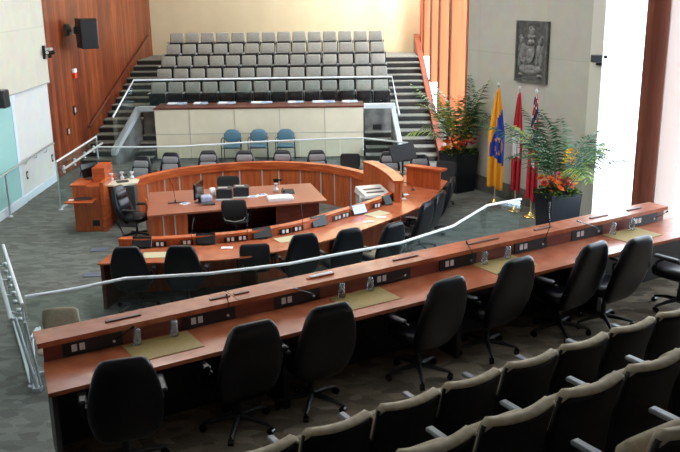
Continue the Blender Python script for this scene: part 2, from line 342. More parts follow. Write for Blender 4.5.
# right stone wall
WA = Vector((3.01, 20.0)); WB = Vector((4.80, 16.42)); wd = (WB-WA).normalized(); wn = Vector((-wd.y, wd.x))
if wn.x < 0: wn = -wn
f = MB(); a = WA; b = WB; f.prism([a, b, b+wn*.55, a+wn*.55], 0, CZ); struct('wall_right', f, STONE, uv=True)
f = MB(); e1 = Vector((4.95, 16.12)); f.prism([b+wn*.0+wd*.001, e1, e1+Vector((.25, .25)), b+wn*.5+wd*.001], 0, CZ); struct('wall_right', f, mat('lit_stone_reveal', (0.66, 0.66, 0.60), 0.7))  # same stone, paler: light on the turned face is put into the colour
f = MB(); f.prism([a-wn*.03+wd*.02, b-wn*.03, b-wn*.001, a-wn*.001+wd*.02], 0.001, .36); struct('baseboard_right', f, BASE)
# window wall to the right (glass with deep vertical fins)
wa = Vector((5.0, 16.15)); wb = Vector((7.4, 9.0)); wv = (wb-wa).normalized(); wo = Vector((-wv.y, wv.x)); wo = wo if wo.x > 0 else -wo
WLEN = (wb-wa).length
w1 = tag(bpy.data.objects.new('window_1', None), kind='structure'); C.objects.link(w1)
f = MB(); f.prism([wa+wo*.30, wb+wo*.30, wb+wo*.32, wa+wo*.32], 0.10, CZ); f.build('pane', GLW, w1)
f = MB(); f.prism([wa+wo*.2, wb+wo*.2, wb+wo*.4, wa+wo*.4], 0.0, .10); f.build('window_sill', TRIMW, w1)
def fin(c, along, depthv, hw, hd, m, z1=CZ, z0=0.0):
    g = MB(); g.prism([c-along*hw-depthv*hd, c+along*hw-depthv*hd, c+along*hw+depthv*hd, c-along*hw+depthv*hd], z0, z1); return g
# the fin in shaded brown and the pale pier behind it, then further fins off frame
lat = Vector((1, 0.0)); dep = Vector((0, 1.0))
struct('trim_2', fin(Vector((5.49, 14.94)), Vector((.98, -.2)).normalized(), Vector((.2, .98)), .19, .04, FINB), FINB)
struct('trim_3', fin(Vector((5.77, 14.60)), Vector((.98, -.2)).normalized(), Vector((.2, .98)), .19, .05, PINK), PINK)
for k, t in enumerate((3.4, 5.0, 6.6)):
    struct('trim_%d' % (4+k), fin(wa+wv*t+wo*.05, wo, wv, .20, .06, FINB), FINB)
f = MB(); f.prism([wb, Vector((9.9, 3.0)), Vector((9.9, -4)), Vector((10.1, -4)), Vector((10.1, 3.0)), wb+wo*.5], 0, CZ); struct('wall_right', f, STONEL, uv=True)
# orange fins along the gallery stairs, window behind
XF = 2.95
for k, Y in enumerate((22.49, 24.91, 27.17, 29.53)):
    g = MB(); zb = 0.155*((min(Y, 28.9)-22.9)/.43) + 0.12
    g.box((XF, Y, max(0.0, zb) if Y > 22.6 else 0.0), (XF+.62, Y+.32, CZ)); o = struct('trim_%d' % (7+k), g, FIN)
    g = MB(); g.box((XF-.035, Y-.05, (zb if Y > 22.6 else 0)+.001), (XF-.001, Y+.32, CZ)); g.build('shaded_edge', FINB, o)  # dark strip added for the shade on the fin's left side
g = MB(); g.box((XF-.02, 30.55, 2.3), (3.5, 30.98, CZ)); struct('trim_12', g, FIN)
g = MB(); g.box((3.0, 20.06, 0), (3.6, 20.3, CZ)); struct('trim_11', g, FIN)
w2 = tag(bpy.data.objects.new('window_2', None), kind='structure'); C.objects.link(w2)
f = MB(); f.box((3.95, 20.3, 0.05), (3.97, 31.0, CZ)); f.build('pane', GLW, w2)
f = MB(); f.box((3.03, 31.05, 0.05), (3.94, 31.07, CZ)); f.build('pane', GLW, w2)
f = MB(); f.box((3.85, 20.3, 0), (4.05, 31.0, .05)); f.build('window_sill', TRIMW, w2)
# ------------------------------------------------------------------ stairs and gallery
SR, ST, SY = .155, .43, 22.9
def stairs(name, xl, xr, label):     # xl, xr: functions of Y
    e = empty(name, ((xl(SY)+xr(SY))/2, SY, 0), 0, label, 'stairs'); ox, oy = e.location.x, e.location.y
    g = MB(); h = MB()
    for k in range(1, 16):
        y0 = SY + (k-1)*ST; y1 = SY + k*ST if k < 15 else 30.99
        z0 = SR*(k-1); z1 = SR*k
        P4 = [(xl(y0)-ox, y0-oy), (xr(y0)-ox, y0-oy), (xr(y1)-ox, y1-oy), (xl(y1)-ox, y1-oy)]
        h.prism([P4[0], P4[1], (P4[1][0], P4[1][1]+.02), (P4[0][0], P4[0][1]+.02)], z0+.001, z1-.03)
        g.prism([(P4[0][0], P4[0][1]+.021), (P4[1][0], P4[1][1]+.021), P4[2], P4[3]], 0.0 if k < 3 else z0-.2, z1-.031)
        g.prism([(P4[0][0], P4[0][1]-.015), (P4[1][0], P4[1][1]-.015), P4[2], P4[3]], z1-.03, z1)
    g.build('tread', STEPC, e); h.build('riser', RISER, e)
    return e
def lin(a, b, ya=22.9, yb=25.5): return lambda Y: a + (b-a)*min(1, max(0, (Y-ya)/(yb-ya)))
stairs('staircase', lambda Y: wl(Y)+.01, lin(-6.26, -5.72), 'carpeted gallery stairs climbing beside the dark wooden wall')
stairs('staircase', lin(1.75, 1.60), lambda Y: 2.70, 'carpeted gallery stairs climbing beside the orange wooden fins')
# stringer along right stair
f = MB()
yA, yB = 22.7, 30.99
def nz(Y): return SR*((Y-22.9)/ST)
for (x0, x1) in ((2.715, 2.89),):
    f.add([(x0,yA,0),(x1,yA,0),(x1,yB,0),(x0,yB,0),(x0,yA,.22),(x1,yA,.22),(x1,yB,nz(yB)+.04),(x0,yB,nz(yB)+.04)], [(0,1,2,3),(4,5,6,7),(0,1,5,4),(1,2,6,5),(2,3,7,6),(3,0,4,7)])
tag(f.build('stair_stringer', mat('reddish_brown_board', (.20,.05,.025), .4, col2=(.27,.075,.04), scale=3, stretch=(1,6,1))), 'sloping reddish wood side board along the right gallery stairs', 'side board')
# gallery terraces
f = MB(); ROWF = []
for i in range(5):
    y0 = 24.55 + .88*i; fz = 1.085 + .31*i; ROWF.append((25.25+.86*i, fz))
GX0, GX1 = -5.59, 1.59
for i in range(5):
    ya = 24.62 if i == 0 else SY + (6+2*i)*ST
    yb = SY + (8+2*i)*ST if i < 4 else 30.99
    f.box((GX0, ya, 0), (GX1, yb, SR*(7+2*i)))
struct('floor', f, WELLC)
# gallery front: cream panel wall with wood cap
f = MB(); f.box((-5.12, 23.62, 0.02), (0.69, 24.58, 1.40)); gp = tag(f.build('gallery_parapet', CREAM), 'cream panelled front wall below the seating gallery', 'low wall')
f = MB()
for x in (-4.157, -2.90, -1.642, -0.384): f.box((x-.006, 23.608, 0.02), (x+.006, 23.62, 1.40))
f.box((-5.12, 23.609, .70), (0.69, 23.62, .712)); f.build('panel_joint', GREYP, gp)
f = MB(); f.box((-5.14, 23.58, 1.40), (0.71, 24.60, 1.445), bev=.01); f.build('wood_cap', WOODD, gp)
# side recesses either side, with white curb, dark wall and small steps
for sx, (xa, xb, xf) in (('left', (-5.59, -5.14, -6.12)), ('right', (0.745, 1.56, 1.72))):
    e = empty('stair_side_wall', ((xa+xb)/2, 24.0, 0), 0, 'pale capped glass base and dark carpeted side wall %s of the cream gallery front' % sx, 'side wall'); ox, oy = e.location.x, 24.0
    f = MB(); f.box((xa-ox, 24.30-oy, .62), (xb-ox, 24.6-oy, 1.34)); f.build('dark_wall', WELLC, e)
    f = MB(); f.box((xa-.03-ox, 23.74-oy, 1.34), (xb-ox, 23.98-oy, 1.46)); f.build('top_curb', WHITEM if sx == 'right' else GREYM, e)
    f = MB()
    if sx == 'left': T0 = Vector((-5.62, 23.9)); T1 = Vector((-6.17, 22.95)); wdt = .15
    else: T0 = Vector((1.52, 23.9)); T1 = Vector((1.70, 22.95)); wdt = .12
    f.prism([T0-o2 for o2 in (Vector((wdt/2+ox, oy)), Vector((-wdt/2+ox, oy)))] + [T1-o2 for o2 in (Vector((-wdt/2+ox, oy)), Vector((wdt/2+ox, oy)))], [1.30, 1.30, .26, .26], [1.46, 1.46, .40, .40])
    f.build('sloping_cap', WHITEM if sx == 'right' else GREYM, e)
    f = MB(); f.prism([T0-o2 for o2 in (Vector((wdt/2-.02+ox, oy)), Vector((-wdt/2+.02+ox, oy)))] + [T1-o2 for o2 in (Vector((-wdt/2+.02+ox, oy)), Vector((wdt/2-.02+ox, oy)))], [0, 0, 0, 0], [1.30, 1.30, .26, .26]); f.build('dark_base', WELLC, e)
    f = MB()
    for k in range(4):
        f.box((xa-(.0)-ox, 23.05+.33*k-oy, 0 if k == 0 else .155*k), (xb-ox, 24.6-oy, .155*(k+1)-.03)); 
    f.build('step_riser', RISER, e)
    f = MB()
    for k in range(4):
        f.box((xa-(.0)-ox, 23.04+.33*k-oy, .155*(k+1)-.03), (xb-ox, (23.05+.33*(k+1) if k < 3 else 24.3)-oy, .155*(k+1)))
    f.build('step_tread', STEPC, e)
f = MB(); f.box((0.98, 24.28, .66), (1.22, 24.297, .80)); tag(f.build('vent_grille', BLK), 'small black vent in the dark side wall right of the cream gallery front', 'vent')
# gallery front glass rail
e = empty('gallery_glass_rail', (-2.1, 23.85, 1.46), 0, 'long clear glass guard with pale rail in front of the gallery seats', 'glass guard')
def loc(pts, o): return [Vector(p) - o.location for p in pts]
zt = 2.20
tl, tr = Vector((-5.68, 23.85, zt)), Vector((1.50, 23.85, zt)); bl_, br_ = Vector((-6.06, 22.75, 1.33)), Vector((1.63, 22.75, 1.30))
f = MB(); f.tube(loc([bl_, tl, tr, br_], e), .026); f.build('handrail', WHITEM, e)
N = 6
for k in range(N):
    xa = -5.66 + 7.14*k/N + .01; xb = -5.66 + 7.14*(k+1)/N - .01
    f = MB(); f.box(tuple(Vector((xa, 23.84, 1.465)) - e.location), tuple(Vector((xb, 23.855, zt-.02)) - e.location)); f.build('glass_pane', GLS, e)
for (t, bb, z0t, z0b) in ((tl, bl_, 1.47, .40), (tr, br_, 1.47, .40)):
    f = MB(); n_ = Vector((.006, 0, 0)); q = [Vector((t.x, t.y, z0t)), Vector((bb.x, bb.y, z0b)), bb-Vector((0,0,.02)), t-Vector((0,0,.02))]
    vs = loc([p+n_ for p in q] + [p-n_ for p in q], e); f.add(vs, [(0,1,2,3),(7,6,5,4),(0,4,5,1),(1,5,6,2),(2,6,7,3),(3,7,4,0)]); f.build('glass_pane', GLS, e)
# ------------------------------------------------------------------ gallery seats
def gallery_seat(label):
    e = empty('auditorium_seat', (0, 0, 0), 0, label, 'seat')
    f = MB(); T = Tr(0, .08, .42) @ Rx(-.16)
    f.loft([(0,0,.00,.19,.02),(0,0,.02,.215,.035),(0,0,.25,.225,.04),(0,0,.42,.22,.035),(0,0,.455,.205,.022),(0,0,.46,.18,.008)], 18, 5, T=T); f.build('backrest', SEATG, e)
    f = MB(); f.loft([(0,.0,-.21,.20,.03),(0,0,-.19,.215,.055),(0,0,.16,.215,.05),(0,0,.20,.20,.02)], 16, 5, T=Tr(0, -.06, .38) @ Rx(.12)); f.build('seat_pan', SEATD, e)
    for sx in (-1, 1):
        f = MB(); f.box((sx*.250-.022, -.24, .56), (sx*.250+.022, .12, .60), bev=.01); f.build('armrest', ARMG, e)
        f = MB(); f.box((sx*.250-.014, -.06, 0.0), (sx*.250+.014, .10, .56)); f.build('side_frame', SEATD, e)
    return e
rown = ['front row of the gallery', 'second row of the gallery', 'middle row of the gallery', 'fourth row of the gallery', 'top row of the gallery']
proto = gallery_seat('x')
first = True
for i in range(5):
    Yr, fz = ROWF[i]; SP = .506
    for j in range(14):
        x = -5.32 + SP*j + (.0 if i % 2 == 0 else .02)
        o = proto if first else copy_tree(proto); first = False
        o.location = (x, Yr, fz + (-.02 if i == 4 else 0)); o.location.z = fz
        pos = 'leftmost' if j == 0 else 'rightmost' if j == 13 else ORD[j] + ' from the left'
        o['label'] = 'grey folding auditorium seat, %s in the %s' % (pos, rown[i]); o['group'] = 'gallery seats, ' + rown[i]
# leaflets on the parapet ledge
names = ['far left', 'second from the left', 'third from the left', 'fourth from the left', 'third from the right', 'second from the right', 'far right']
for k, (xa, xb) in enumerate(((-4.9, -4.35), (-4.15, -3.75), (-3.45, -2.95), (-2.5, -1.9), (-1.45, -1.0), (-.75, -.1), (.1, .55))):
    T = Tr((xa+xb)/2, 24.38, 1.447) @ Rx(.12)
    f = MB(); f.box((-(xb-xa)/2, -.10, 0), ((xb-xa)/2, .14, .02), T=T); f.box((-(xb-xa)/2+.02, -.08, .02), (0, .12, .024), mi=1, T=T)
    tag(f.build('leaflet_pile', [BLUEP, WHITE]), 'pale blue leaflets on the gallery ledge, %s' % names[k], 'leaflets', 'leaflets along the gallery ledge')
# ------------------------------------------------------------------ executive chair
def exec_chair(label, face=LEATH, h=1.10, w=.28):
    e = empty('executive_chair', (0, 0, 0), 0, label, 'chair')     # faces +Y
    f = MB(); b0 = .33; H = h-b0
    rows = []
    prof = [(0,.16,.02),(.04,.20,.045),(.14,.245,.06),(.32,.275,.066),(.50,.277,.062),(.68,.255,.060),(.82,.225,.058),(.91,.200,.054),(.97,.172,.042),(1,.135,.018)]
    for t, hw, ht in prof:
        yy = -.15 - .23*t - .04*math.sin(t*PI)
        rows.append((0, yy, b0 + H*t, hw*w/.28, ht))
    f.loft(rows, 24, 4.2); f.build('backrest', LEATH, e)
    f = MB(); rows = []
    for t, hw, ht in [(.26,.14,.01),(.30,.18,.02),(.48,.20,.022),(.62,.20,.02),(.65,.17,.008)]:
        yy = -.15 - .23*t - .04*math.sin(t*PI) + .055
        rows.append((0, yy, b0 + H*t, hw*w/.28, ht))
    f.loft(rows, 18, 4)
    rows = []
    for t, hw, ht in [(.66,.17,.01),(.70,.20,.022),(.82,.20,.024),(.88,.16,.01)]:
        yy = -.15 - .23*t - .04*math.sin(t*PI) + .05
        rows.append((0, yy, b0 + H*t, hw*w/.28, ht))
    f.loft(rows, 18, 4); f.build('back_cushion', face, e)
    f = MB(); f.loft([(0,.04,.40,.22,.21),(0,.04,.42,.25,.24),(0,.04,.48,.255,.25),(0,.05,.51,.23,.22),(0,.05,.515,.17,.16)], 22, 4); f.build('seat', LEATH, e)
    for sx in (-1, 1):
        f = MB(); f.tube([(sx*.24, .10, .42), (sx*.30, .12, .46), (sx*.31, .13, .60), (sx*.30, .05, .655), (sx*.28, -.16, .64)], .016)
        f.box((sx*.30-.032, -.12, .655), (sx*.30+.032, .17, .69), bev=.012); f.build('armrest', BLK, e)
    f = MB(); f.tube([(0, 0, .08), (0, 0, .25)], .028, 10); f.tube([(0, 0, .25), (0, 0, .36)], .018, 10); f.box((-.12, -.10, .36), (.12, .14, .41)); f.build('gas_column', BLK, e)
    for k in range(5):
        a = 2*PI*k/5 + .3; c, s_ = math.cos(a), math.sin(a)
        f = MB(); f.tube([(.0, .0, .12), (.17*c, .17*s_, .105), (.31*c, .31*s_, .075)], [.028, .022, .014], 8)
        L_ = f.build('base_leg', BLK, e)
        f = MB(); f.tube([(.31*c - .022*s_, .31*s_ + .022*c, .03), (.31*c + .022*s_, .31*s_ - .022*c, .03)], .03, 10); f.tube([(.31*c, .31*s_, .03), (.31*c, .31*s_, .075)], .008, 6); f.build('caster', BLKG, L_)
    return e
ch0 = exec_chair('x'); used = [False]
chd = exec_chair('x', face=LEATHL, h=1.03, w=.255); usedd = [False]
def place(proto, flag, x, y, z, rz, label, group, s=1.0):
    o = copy_tree(proto) if flag[0] else proto; flag[0] = True
    o.location = (x, y, z); o.rotation_euler = (0, 0, rz); o.scale = (s, s, s); o['label'] = label; o['group'] = group; return o
blab = ['black leather chair at the raised desk, nearest the photo left edge', 'black leather chair at the raised desk, second from the left', 'black leather chair at the raised desk, third from the left',
        'black leather chair at the raised desk, fourth from the left', 'black leather chair at the raised desk, fifth from the left', 'black leather chair at the raised desk, sixth from the left',
        'black leather chair at the raised desk, second from the right', 'black leather chair cut by the photo right edge at the raised desk']
for k, (x, y, dr) in enumerate(((122, 358, -.22), (251, 322, -.02), (328, 304, -.04), (446, 278, .12), (516, 258, .10), (592, 243, .12), (637, 237, .08), (716, 224, .1))):
    p = at(x, y, BL+1.09); rz = BANG + dr
    place(ch0, used, p.x - .34*math.sin(rz), p.y + .34*math.cos(rz), BL+.001, rz, blab[k], 'chairs along the raised desk')
# ------------------------------------------------------------------ horseshoe desk
NI = [(-3.47,12.97),(-3.0,12.95),(-2.53,13.02),(-1.80,13.17),(-1.31,13.38),(-.914,13.62),(-.51,13.98),(-.15,14.37),(.38,14.93),(.78,15.44),(1.02,15.90)]
NF = [(-3.62,12.03),(-3.0,12.04),(-2.50,12.06),(-1.70,12.17),(-1.15,12.42),(-.60,12.76),(.08,13.36),(.62,13.97),(1.17,14.68),(1.62,15.40),(2.00,16.40)]
FI = [(-4.166,17.05),(-3.943,17.50),(-3.645,17.90),(-3.262,18.21),(-2.852,18.42),(-2.429,18.57),(-1.993,18.66),(-1.547,18.68),(-1.097,18.62),(-.646,18.46),(-.201,18.19),(.27,17.72),(.50,17.36)]
n = 48
ni = resamp(curve(NI), n); nf = resamp(curve(NF), n); LW = .15
nl = [p + (q-p).normalized()*LW for p, q in zip(ni, nf)]       # ledge outer edge
hd = empty('horseshoe_desk', (-1.3, 15.5, 0), 0, 'large horseshoe shaped cherry wood council desk around the well', 'desk')
def sub(pl): return [Vector((p[0]+1.3, p[1]-15.5)) for p in pl]
HZ = .88
f = MB(); f.strip(sub(nl), sub(nf), .715, .74); f.build('desktop', WOODT, hd)
f = MB(); f.strip(sub(ni), sub(nl), HZ-.04, HZ); f.build('ledge_top', WOOD, hd)
ni2 = [p + (q-p).normalized()*.02 for p, q in zip(ni, nf)]; nl2 = [p + (q-p).normalized()*(LW-.015) for p, q in zip(ni, nf)]
f = MB(); f.strip(sub(ni2), sub(nl2), 0.002, HZ-.04); f.build('ledge_wall', WOODV, hd)
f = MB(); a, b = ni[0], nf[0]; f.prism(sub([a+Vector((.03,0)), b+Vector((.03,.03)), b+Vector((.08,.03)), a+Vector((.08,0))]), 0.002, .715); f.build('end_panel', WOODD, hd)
for t in (.32, .62, .9):
    k = int(t*n); a, b = ni[k], nf[k]; d_ = (nf[k+1]-nf[k]).normalized()*.02 if k+1 < n else Vector((.02, 0))
    b2 = b + (a-b).normalized()*.2
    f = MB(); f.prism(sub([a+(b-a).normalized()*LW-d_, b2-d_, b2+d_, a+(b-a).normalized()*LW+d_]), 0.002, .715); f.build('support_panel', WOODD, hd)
fi = resamp(curve(FI), n); fo = offset(fi, .17); fd = offset(fi, .60)
f = MB(); f.strip(sub(fi), sub(fo), HZ-.16, HZ); f.build('ledge_band', WOOD, hd)
fi2 = offset(fi, .03); fo2 = offset(fi, .13)
f = MB(); f.strip(sub(fi2), sub(fo2), 0.002, HZ-.16); f.build('curved_front', WOODV, hd)
for k in range(1, 13):
    f = MB(); i = int(k*(n-1)/13); t = (fi[i+1]-fi[i-1]).normalized(); nn = Vector((-t.y, t.x)); c = fi[i] + nn*.03
    f.prism(sub([c-t*.014-nn*.006, c+t*.014-nn*.006, c+t*.014+nn*.004, c-t*.014+nn*.004]), .02, HZ-.16); f.build('metal_inlay', GREYM, hd)
f = MB(); f.strip(sub(fo), sub(fd), .715, .74); f.build('desktop', WOODT, hd)
# raised right corner
TI = resamp(curve([(.50,17.33),(.66,17.02),(.82,16.56),(.95,16.02),(1.03,15.45)]), 14); TO = [p + Vector((.17, .05)) for p in TI]; TO[-1] = TI[-1] + Vector((.11, .0))
f = MB(); f.strip(sub(TI), sub(TO), .002, 1.11); f.build('raised_front', WOODV, hd)
TI3 = [p + Vector((-.02, -.01)) for p in TI]; TO3 = [p + Vector((.03, .01)) for p in TO]
f = MB(); f.strip(sub(TI3), sub(TO3), 1.11, 1.16); f.build('raised_cap', WOOD, hd)
# desk plate between corner and partition, running back
f = MB(); f.prism(sub([TO[0]+Vector((.0,.1)), TO[5], TO[9], Vector((1.2,15.4)), nf[44], Vector((2.0,16.4)), Vector((2.25,17.2)), Vector((1.6,18.2)), Vector((.9,18.3))]), .714, .739); f.build('desktop', WOODT, hd)
# radial partition
PA, PB = Vector((1.36,16.85)), Vector((1.98,16.38)); pn = Vector((.60,.80)).normalized()
f = MB(); f.prism(sub([PA, PB, PB+pn*.04, PA+pn*.04]), .745, 1.12); f.build('partition', WOODV, hd)
f = MB(); f.prism(sub([PA-pn*.03-Vector((.04,-.03)), PB-pn*.03+Vector((.04,-.03)), PB+pn*.17+Vector((.06,0)), PA+pn*.17-Vector((.04,-.03))]), 1.12, 1.16); f.build('partition_cap', WOOD, hd)
# consoles on the near ledge
def frame_at(t):
    i = min(n-2, int(t*(n-1))); a = ni[i].lerp(ni[i+1], t*(n-1)-i); b = nf[i].lerp(nf[i+1], t*(n-1)-i)
    t = (ni[min(i+2, n-1)]-ni[max(i-1, 0)]).normalized(); out = (Vector((t.y, -t.x)) + Vector((0, -.30))).normalized(); return a, out, math.atan2(out.y, out.x) + PI/2, (b-a).length
def on_desk(x, y, z=.74):
    p = at(x, y, z); return p
def tpx(x):      # parameter along the ledge whose inner edge projects at photo column x
    best = min(range(400), key=lambda k: abs(colx(frame_at(k/399.)[0]) - x)); return best/399.
def colx(p):
    d_ = Vector((p[0], p[1], HZ)) - Vector((0, 0, CH)); return 340 + F*d_.dot(RT)/d_.dot(fwd)
scr = [(144, 'dark'), (206, 'dark'), (259, 'grey'), (314, 'dark'), (354, 'lit'), (381, 'dark'), (397, 'dark')]
snames = ['leftmost on the near side', 'second from the left', 'third from the left, greyish', 'fourth from the left', 'brightly lit', 'dark one right of the bright lit one', 'smallest, by the raised corner']
for k, (x, kd) in enumerate(scr):
    a, out, rz, ln = frame_at(tpx(x))
    p = a + out*(LW+.055)
    e = empty('desk_screen', (p.x, p.y, .741), rz, 'flat tilted desk screen on the horseshoe desk, %s' % snames[k], 'screen', 'tilted screens along the near horseshoe desk')
    wdt = .155 if k < 5 else .10
    T = Tr(0, 0, .012) @ Rx(-.55)
    f = MB(); f.box((-wdt, -.008, 0), (wdt, .016, .185), T=T, bev=.005); f.build('screen_case', BLKG, e)
    f = MB(); f.box((-wdt+.012, -.011, .014), (wdt-.012, -.008, .172), T=T); f.build('screen_face', SCRN if kd == 'lit' else FABG if kd == 'grey' else BLK, e)
    f = MB(); f.box((-.07, -.02, 0), (.07, .06, .012)); f.build('screen_foot', BLK, e)
for k, x in enumerate((160, 187, 229, 240, 281, 293, 332, 340, 371, 388)):
    a, out, rz, ln = frame_at(tpx(x)); p = a + out*(LW+.004)
    f = MB(); f.box((-.10, -.010, -.048), (.10, 0, .035)); e = f.build('outlet_plate', BLKG, hd); e.location = (p.x+1.3, p.y-15.5, .80); e.rotation_euler = (0, 0, rz)
    for q in (-.035, .035): f = MB(); f.box((q-.022, -.016, -.034), (q+.022, -.010, .024)); f.build('socket', OUTL, e)
    if k % 2 == 1:
        f = MB(); pts = [Vector((.07, -.02, -.04)), Vector((.08, -.03, .10)), Vector((.10, .02, .25)), Vector((.12, .08, .33))]; f.tube(pts, .006, 6); f.tube([Vector((.12, .08, .33)), Vector((.13, .10, .36))], .011, 8); f.build('gooseneck_microphone', BLK, e)
for k, (x, y) in enumerate(((156, 255), (288, 239), (377, 214))):
    p = on_desk(x, y); a, out, rz, ln = frame_at(tpx(x))
    f = MB(); T = Tr(p.x, p.y, .741) @ Rz(rz); f.box((-.20, -.15, 0), (.20, .13, .006), T=T)
    tag(f.build('desk_mat', mat('pale_desk_mat', (.52,.48,.30), .6)), ['pale desk mat at the left end of the horseshoe desk', 'pale desk mat between the small chair and the next chair', 'pale desk mat on the right bend of the horseshoe desk'][k], 'desk mat')
for k, (x, y, nm) in enumerate(((227, 248, 'behind the small mesh chair'), (368, 222, 'left of the right hand desk mat'), (381, 217.5, 'beside the bright screen'), (401, 199, 'near the raised corner, nearer one'), (404, 195, 'near the raised corner, farther one'))):
    p = on_desk(x, y); f = MB(); f.box((-.09, -.05, 0), (.09, .05, .008), T=Tr(p.x, p.y, .741) @ Rz(.1*k))
    tag(f.build('note_paper', WHITE), 'small white paper on the horseshoe desk %s' % nm, 'paper')
# chairs around the horseshoe
hlab = ['at the left end of the near horseshoe row', 'second from the left in the near horseshoe row', None, 'fourth in the near horseshoe row, before the grey screen', 'centre right of the near horseshoe row', 'right of centre at the bend of the horseshoe', 'nearest of the three on the right bend', 'middle one of the three on the right bend', 'farthest of the three on the right bend']
for k, (x, y, rz) in enumerate(((127, 247, 0), (181, 246, 0), None, (303, 234, .35), (348, 228, .45), (392, 224, .62), (425, 203, 1.05), (436, 195, 1.12), (450, 180, 1.25)) if False else [(127,247,.0),(181,246,.0),(0,0,0),(303,234,.40),(348,229,.50),(392,223,.70),(425,202,1.0),(437,194,1.1),(450,179,1.3)]):
    if k == 2: continue
    p = at(x, y, 1.08); fx, fy = math.cos(rz+PI/2), math.sin(rz+PI/2)
    place(ch0, used, p.x + .33*fx, p.y + .33*fy, .001, rz, 'black leather chair ' + hlab[k], 'chairs around the near horseshoe desk')
def task_chair(label, sheet=FAB):
    e = empty('task_chair', (0, 0, 0), 0, label, 'chair')
    f = MB(); rows = []
    for t, hw, ht in [(0,.16,.01),(.04,.20,.018),(.3,.225,.022),(.7,.235,.022),(.92,.225,.02),(1,.19,.008)]:
        rows.append((0, -.24-.06*t-.03*math.sin(t*PI), .50+.42*t, hw, ht))
    f.loft(rows, 20, 4.5); f.build('backrest', sheet, e)
    f = MB(); f.tube([(-.21, -.27, .62), (-.17, -.29, .535), (0, -.31, .505), (.17, -.29, .535), (.21, -.27, .62)], .010, 6); f.build('back_frame', GREYP, e)
    f = MB(); f.loft([(0,0,.42,.20,.19),(0,0,.44,.235,.22),(0,0,.475,.235,.22),(0,0,.49,.19,.18)], 20, 4); f.build('seat', FAB, e)
    for sx in (-1, 1):
        f = MB(); f.tube([(sx*.20, 0, .42), (sx*.27, .0, .46), (sx*.27, 0, .63)], .014); f.box((sx*.27-.035, -.12, .63), (sx*.27+.035, .12, .66), bev=.01); f.build('armrest', BLK, e)
    f = MB(); f.tube([(0, 0, .08), (0, 0, .42)], .024, 10); f.tube([(0, -.05, .40), (0, -.26, .43), (0, -.29, .60)], .014, 8); f.build('gas_column', BLK, e)
    for k in range(5):
        a = 2*PI*k/5; c, s_ = math.cos(a), math.sin(a)
        f = MB(); f.tube([(0, 0, .11), (.28*c, .28*s_, .07)], [.024, .013], 8); L_ = f.build('base_leg', BLK, e)
        f = MB(); f.tube([(.28*c - .02*s_, .28*s_ + .02*c, .028), (.28*c + .02*s_, .28*s_ - .02*c, .028)], .028, 10); f.build('caster', BLKG, L_)
    return e
tc0 = task_chair('x'); usedt = [False]
p = at(252, 244, .92); place(tc0, usedt, p.x, p.y+.30, .001, .12, 'low mesh backed chair in the near horseshoe row', 'mesh task chairs')
p = at(233, 200, .92); place(tc0, usedt, p.x, p.y+.30, .001, .03, 'low mesh backed chair on the near side of the central table', 'mesh task chairs')
p = at(228, 176, .92); place(tc0, usedt, p.x, p.y-.30, .001, PI, 'low mesh backed chair on the far side of the central table', 'mesh task chairs')
# far chairs facing the camera
fl = ['far left end', 'second from the left', 'third from the left', 'fourth from the left', 'centre', 'second right of the centre', 'low dark one', 'behind the raised corner', 'left one behind the partition']
for k, (x, y, g) in enumerate(((137,157,0),(168,153,0),(207.5,151,0),(244,151,0),(282,150.5,0),(318,150.5,0),(387,154,0),(420,157,0))):
    p = at(x, y, 1.03); rz = PI + (.25 if k == 0 else .12 if k == 1 else -.1*(k > 4)) * -1
    lb = ['at the left end', 'second from the left', 'third from the left', 'fourth from the left', 'just right of the middle', 'third from the right', 'behind the raised corner', 'left one behind the partition'][k]
    yy = min(p.y, 19.25)
    if k < 6:
        pp = at(x, y+2.5, .98); px, py = pp.x, min(pp.y, 19.45)
        sc = 1.0
    else: px, py = p.x + (.1 if k == 6 else .05), p.y + .18
    place(chd, usedd, px, py - .27, .001, rz, 'black leather chair facing the camera on the far side, ' + lb, 'chairs on the far side of the horseshoe desk')
p = at(349, 154, .95); place(tc0, usedt, p.x, p.y-.1, .001, PI-.1, 'low dark chair on the far side left of the raised corner', 'mesh task chairs')
p = at(438, 161, .98); place(tc0, usedt, p.x+.05, p.y-.15, .03, PI-.5, 'charcoal fabric chair behind the partition beside the left planter', 'mesh task chairs')
# chair left of table, facing right
place(ch0, used, -3.93, 15.83, .001, -PI/2-.30, 'black leather chair between the lectern and the central table', 'chairs around the near horseshoe desk', .93)
# ------------------------------------------------------------------ central table
TP = [(-3.45,14.70),(-.24,15.66),(-.60,17.13),(-3.80,16.50)]
ct = empty('central_table', (-2.0, 15.9, 0), 0, 'wide mahogany clerks table in the middle of the horseshoe', 'table')
def s2(pl): return [Vector((p[0]+2.0, p[1]-15.9)) for p in pl]
f = MB(); f.prism(s2(TP), .715, .75); f.build('tabletop', WOODM, ct)
A_, B_ = Vector(TP[0]), Vector(TP[1]); td = (B_-A_).normalized(); tn = Vector((-td.y, td.x))
def tpt(s_, d_): return A_ + td*s_ + tn*d_
f = MB(); f.prism(s2([tpt(.10,.10), tpt(.72,.10), tpt(.72,.14), tpt(.10,.14)]), 0.002, .715); f.build('front_panel', WOODV, ct)
f = MB(); f.prism(s2([tpt(2.38,.10), tpt(3.22,.10), tpt(3.22,.14), tpt(2.38,.14)]), 0.002, .715); f.build('front_panel', WOODD, ct)
for q in (.27, .48):
    f = MB(); f.prism(s2([tpt(q,.09), tpt(q+.025,.09), tpt(q+.025,.10), tpt(q,.10)]), 0.01, .715); f.build('metal_inlay', GREYM, ct)
f = MB(); f.prism(s2([tpt(.10,.15), tpt(.14,.15), tpt(.10,1.5), tpt(.06,1.5)]), 0.002, .715); f.build('side_panel', WOODV, ct)
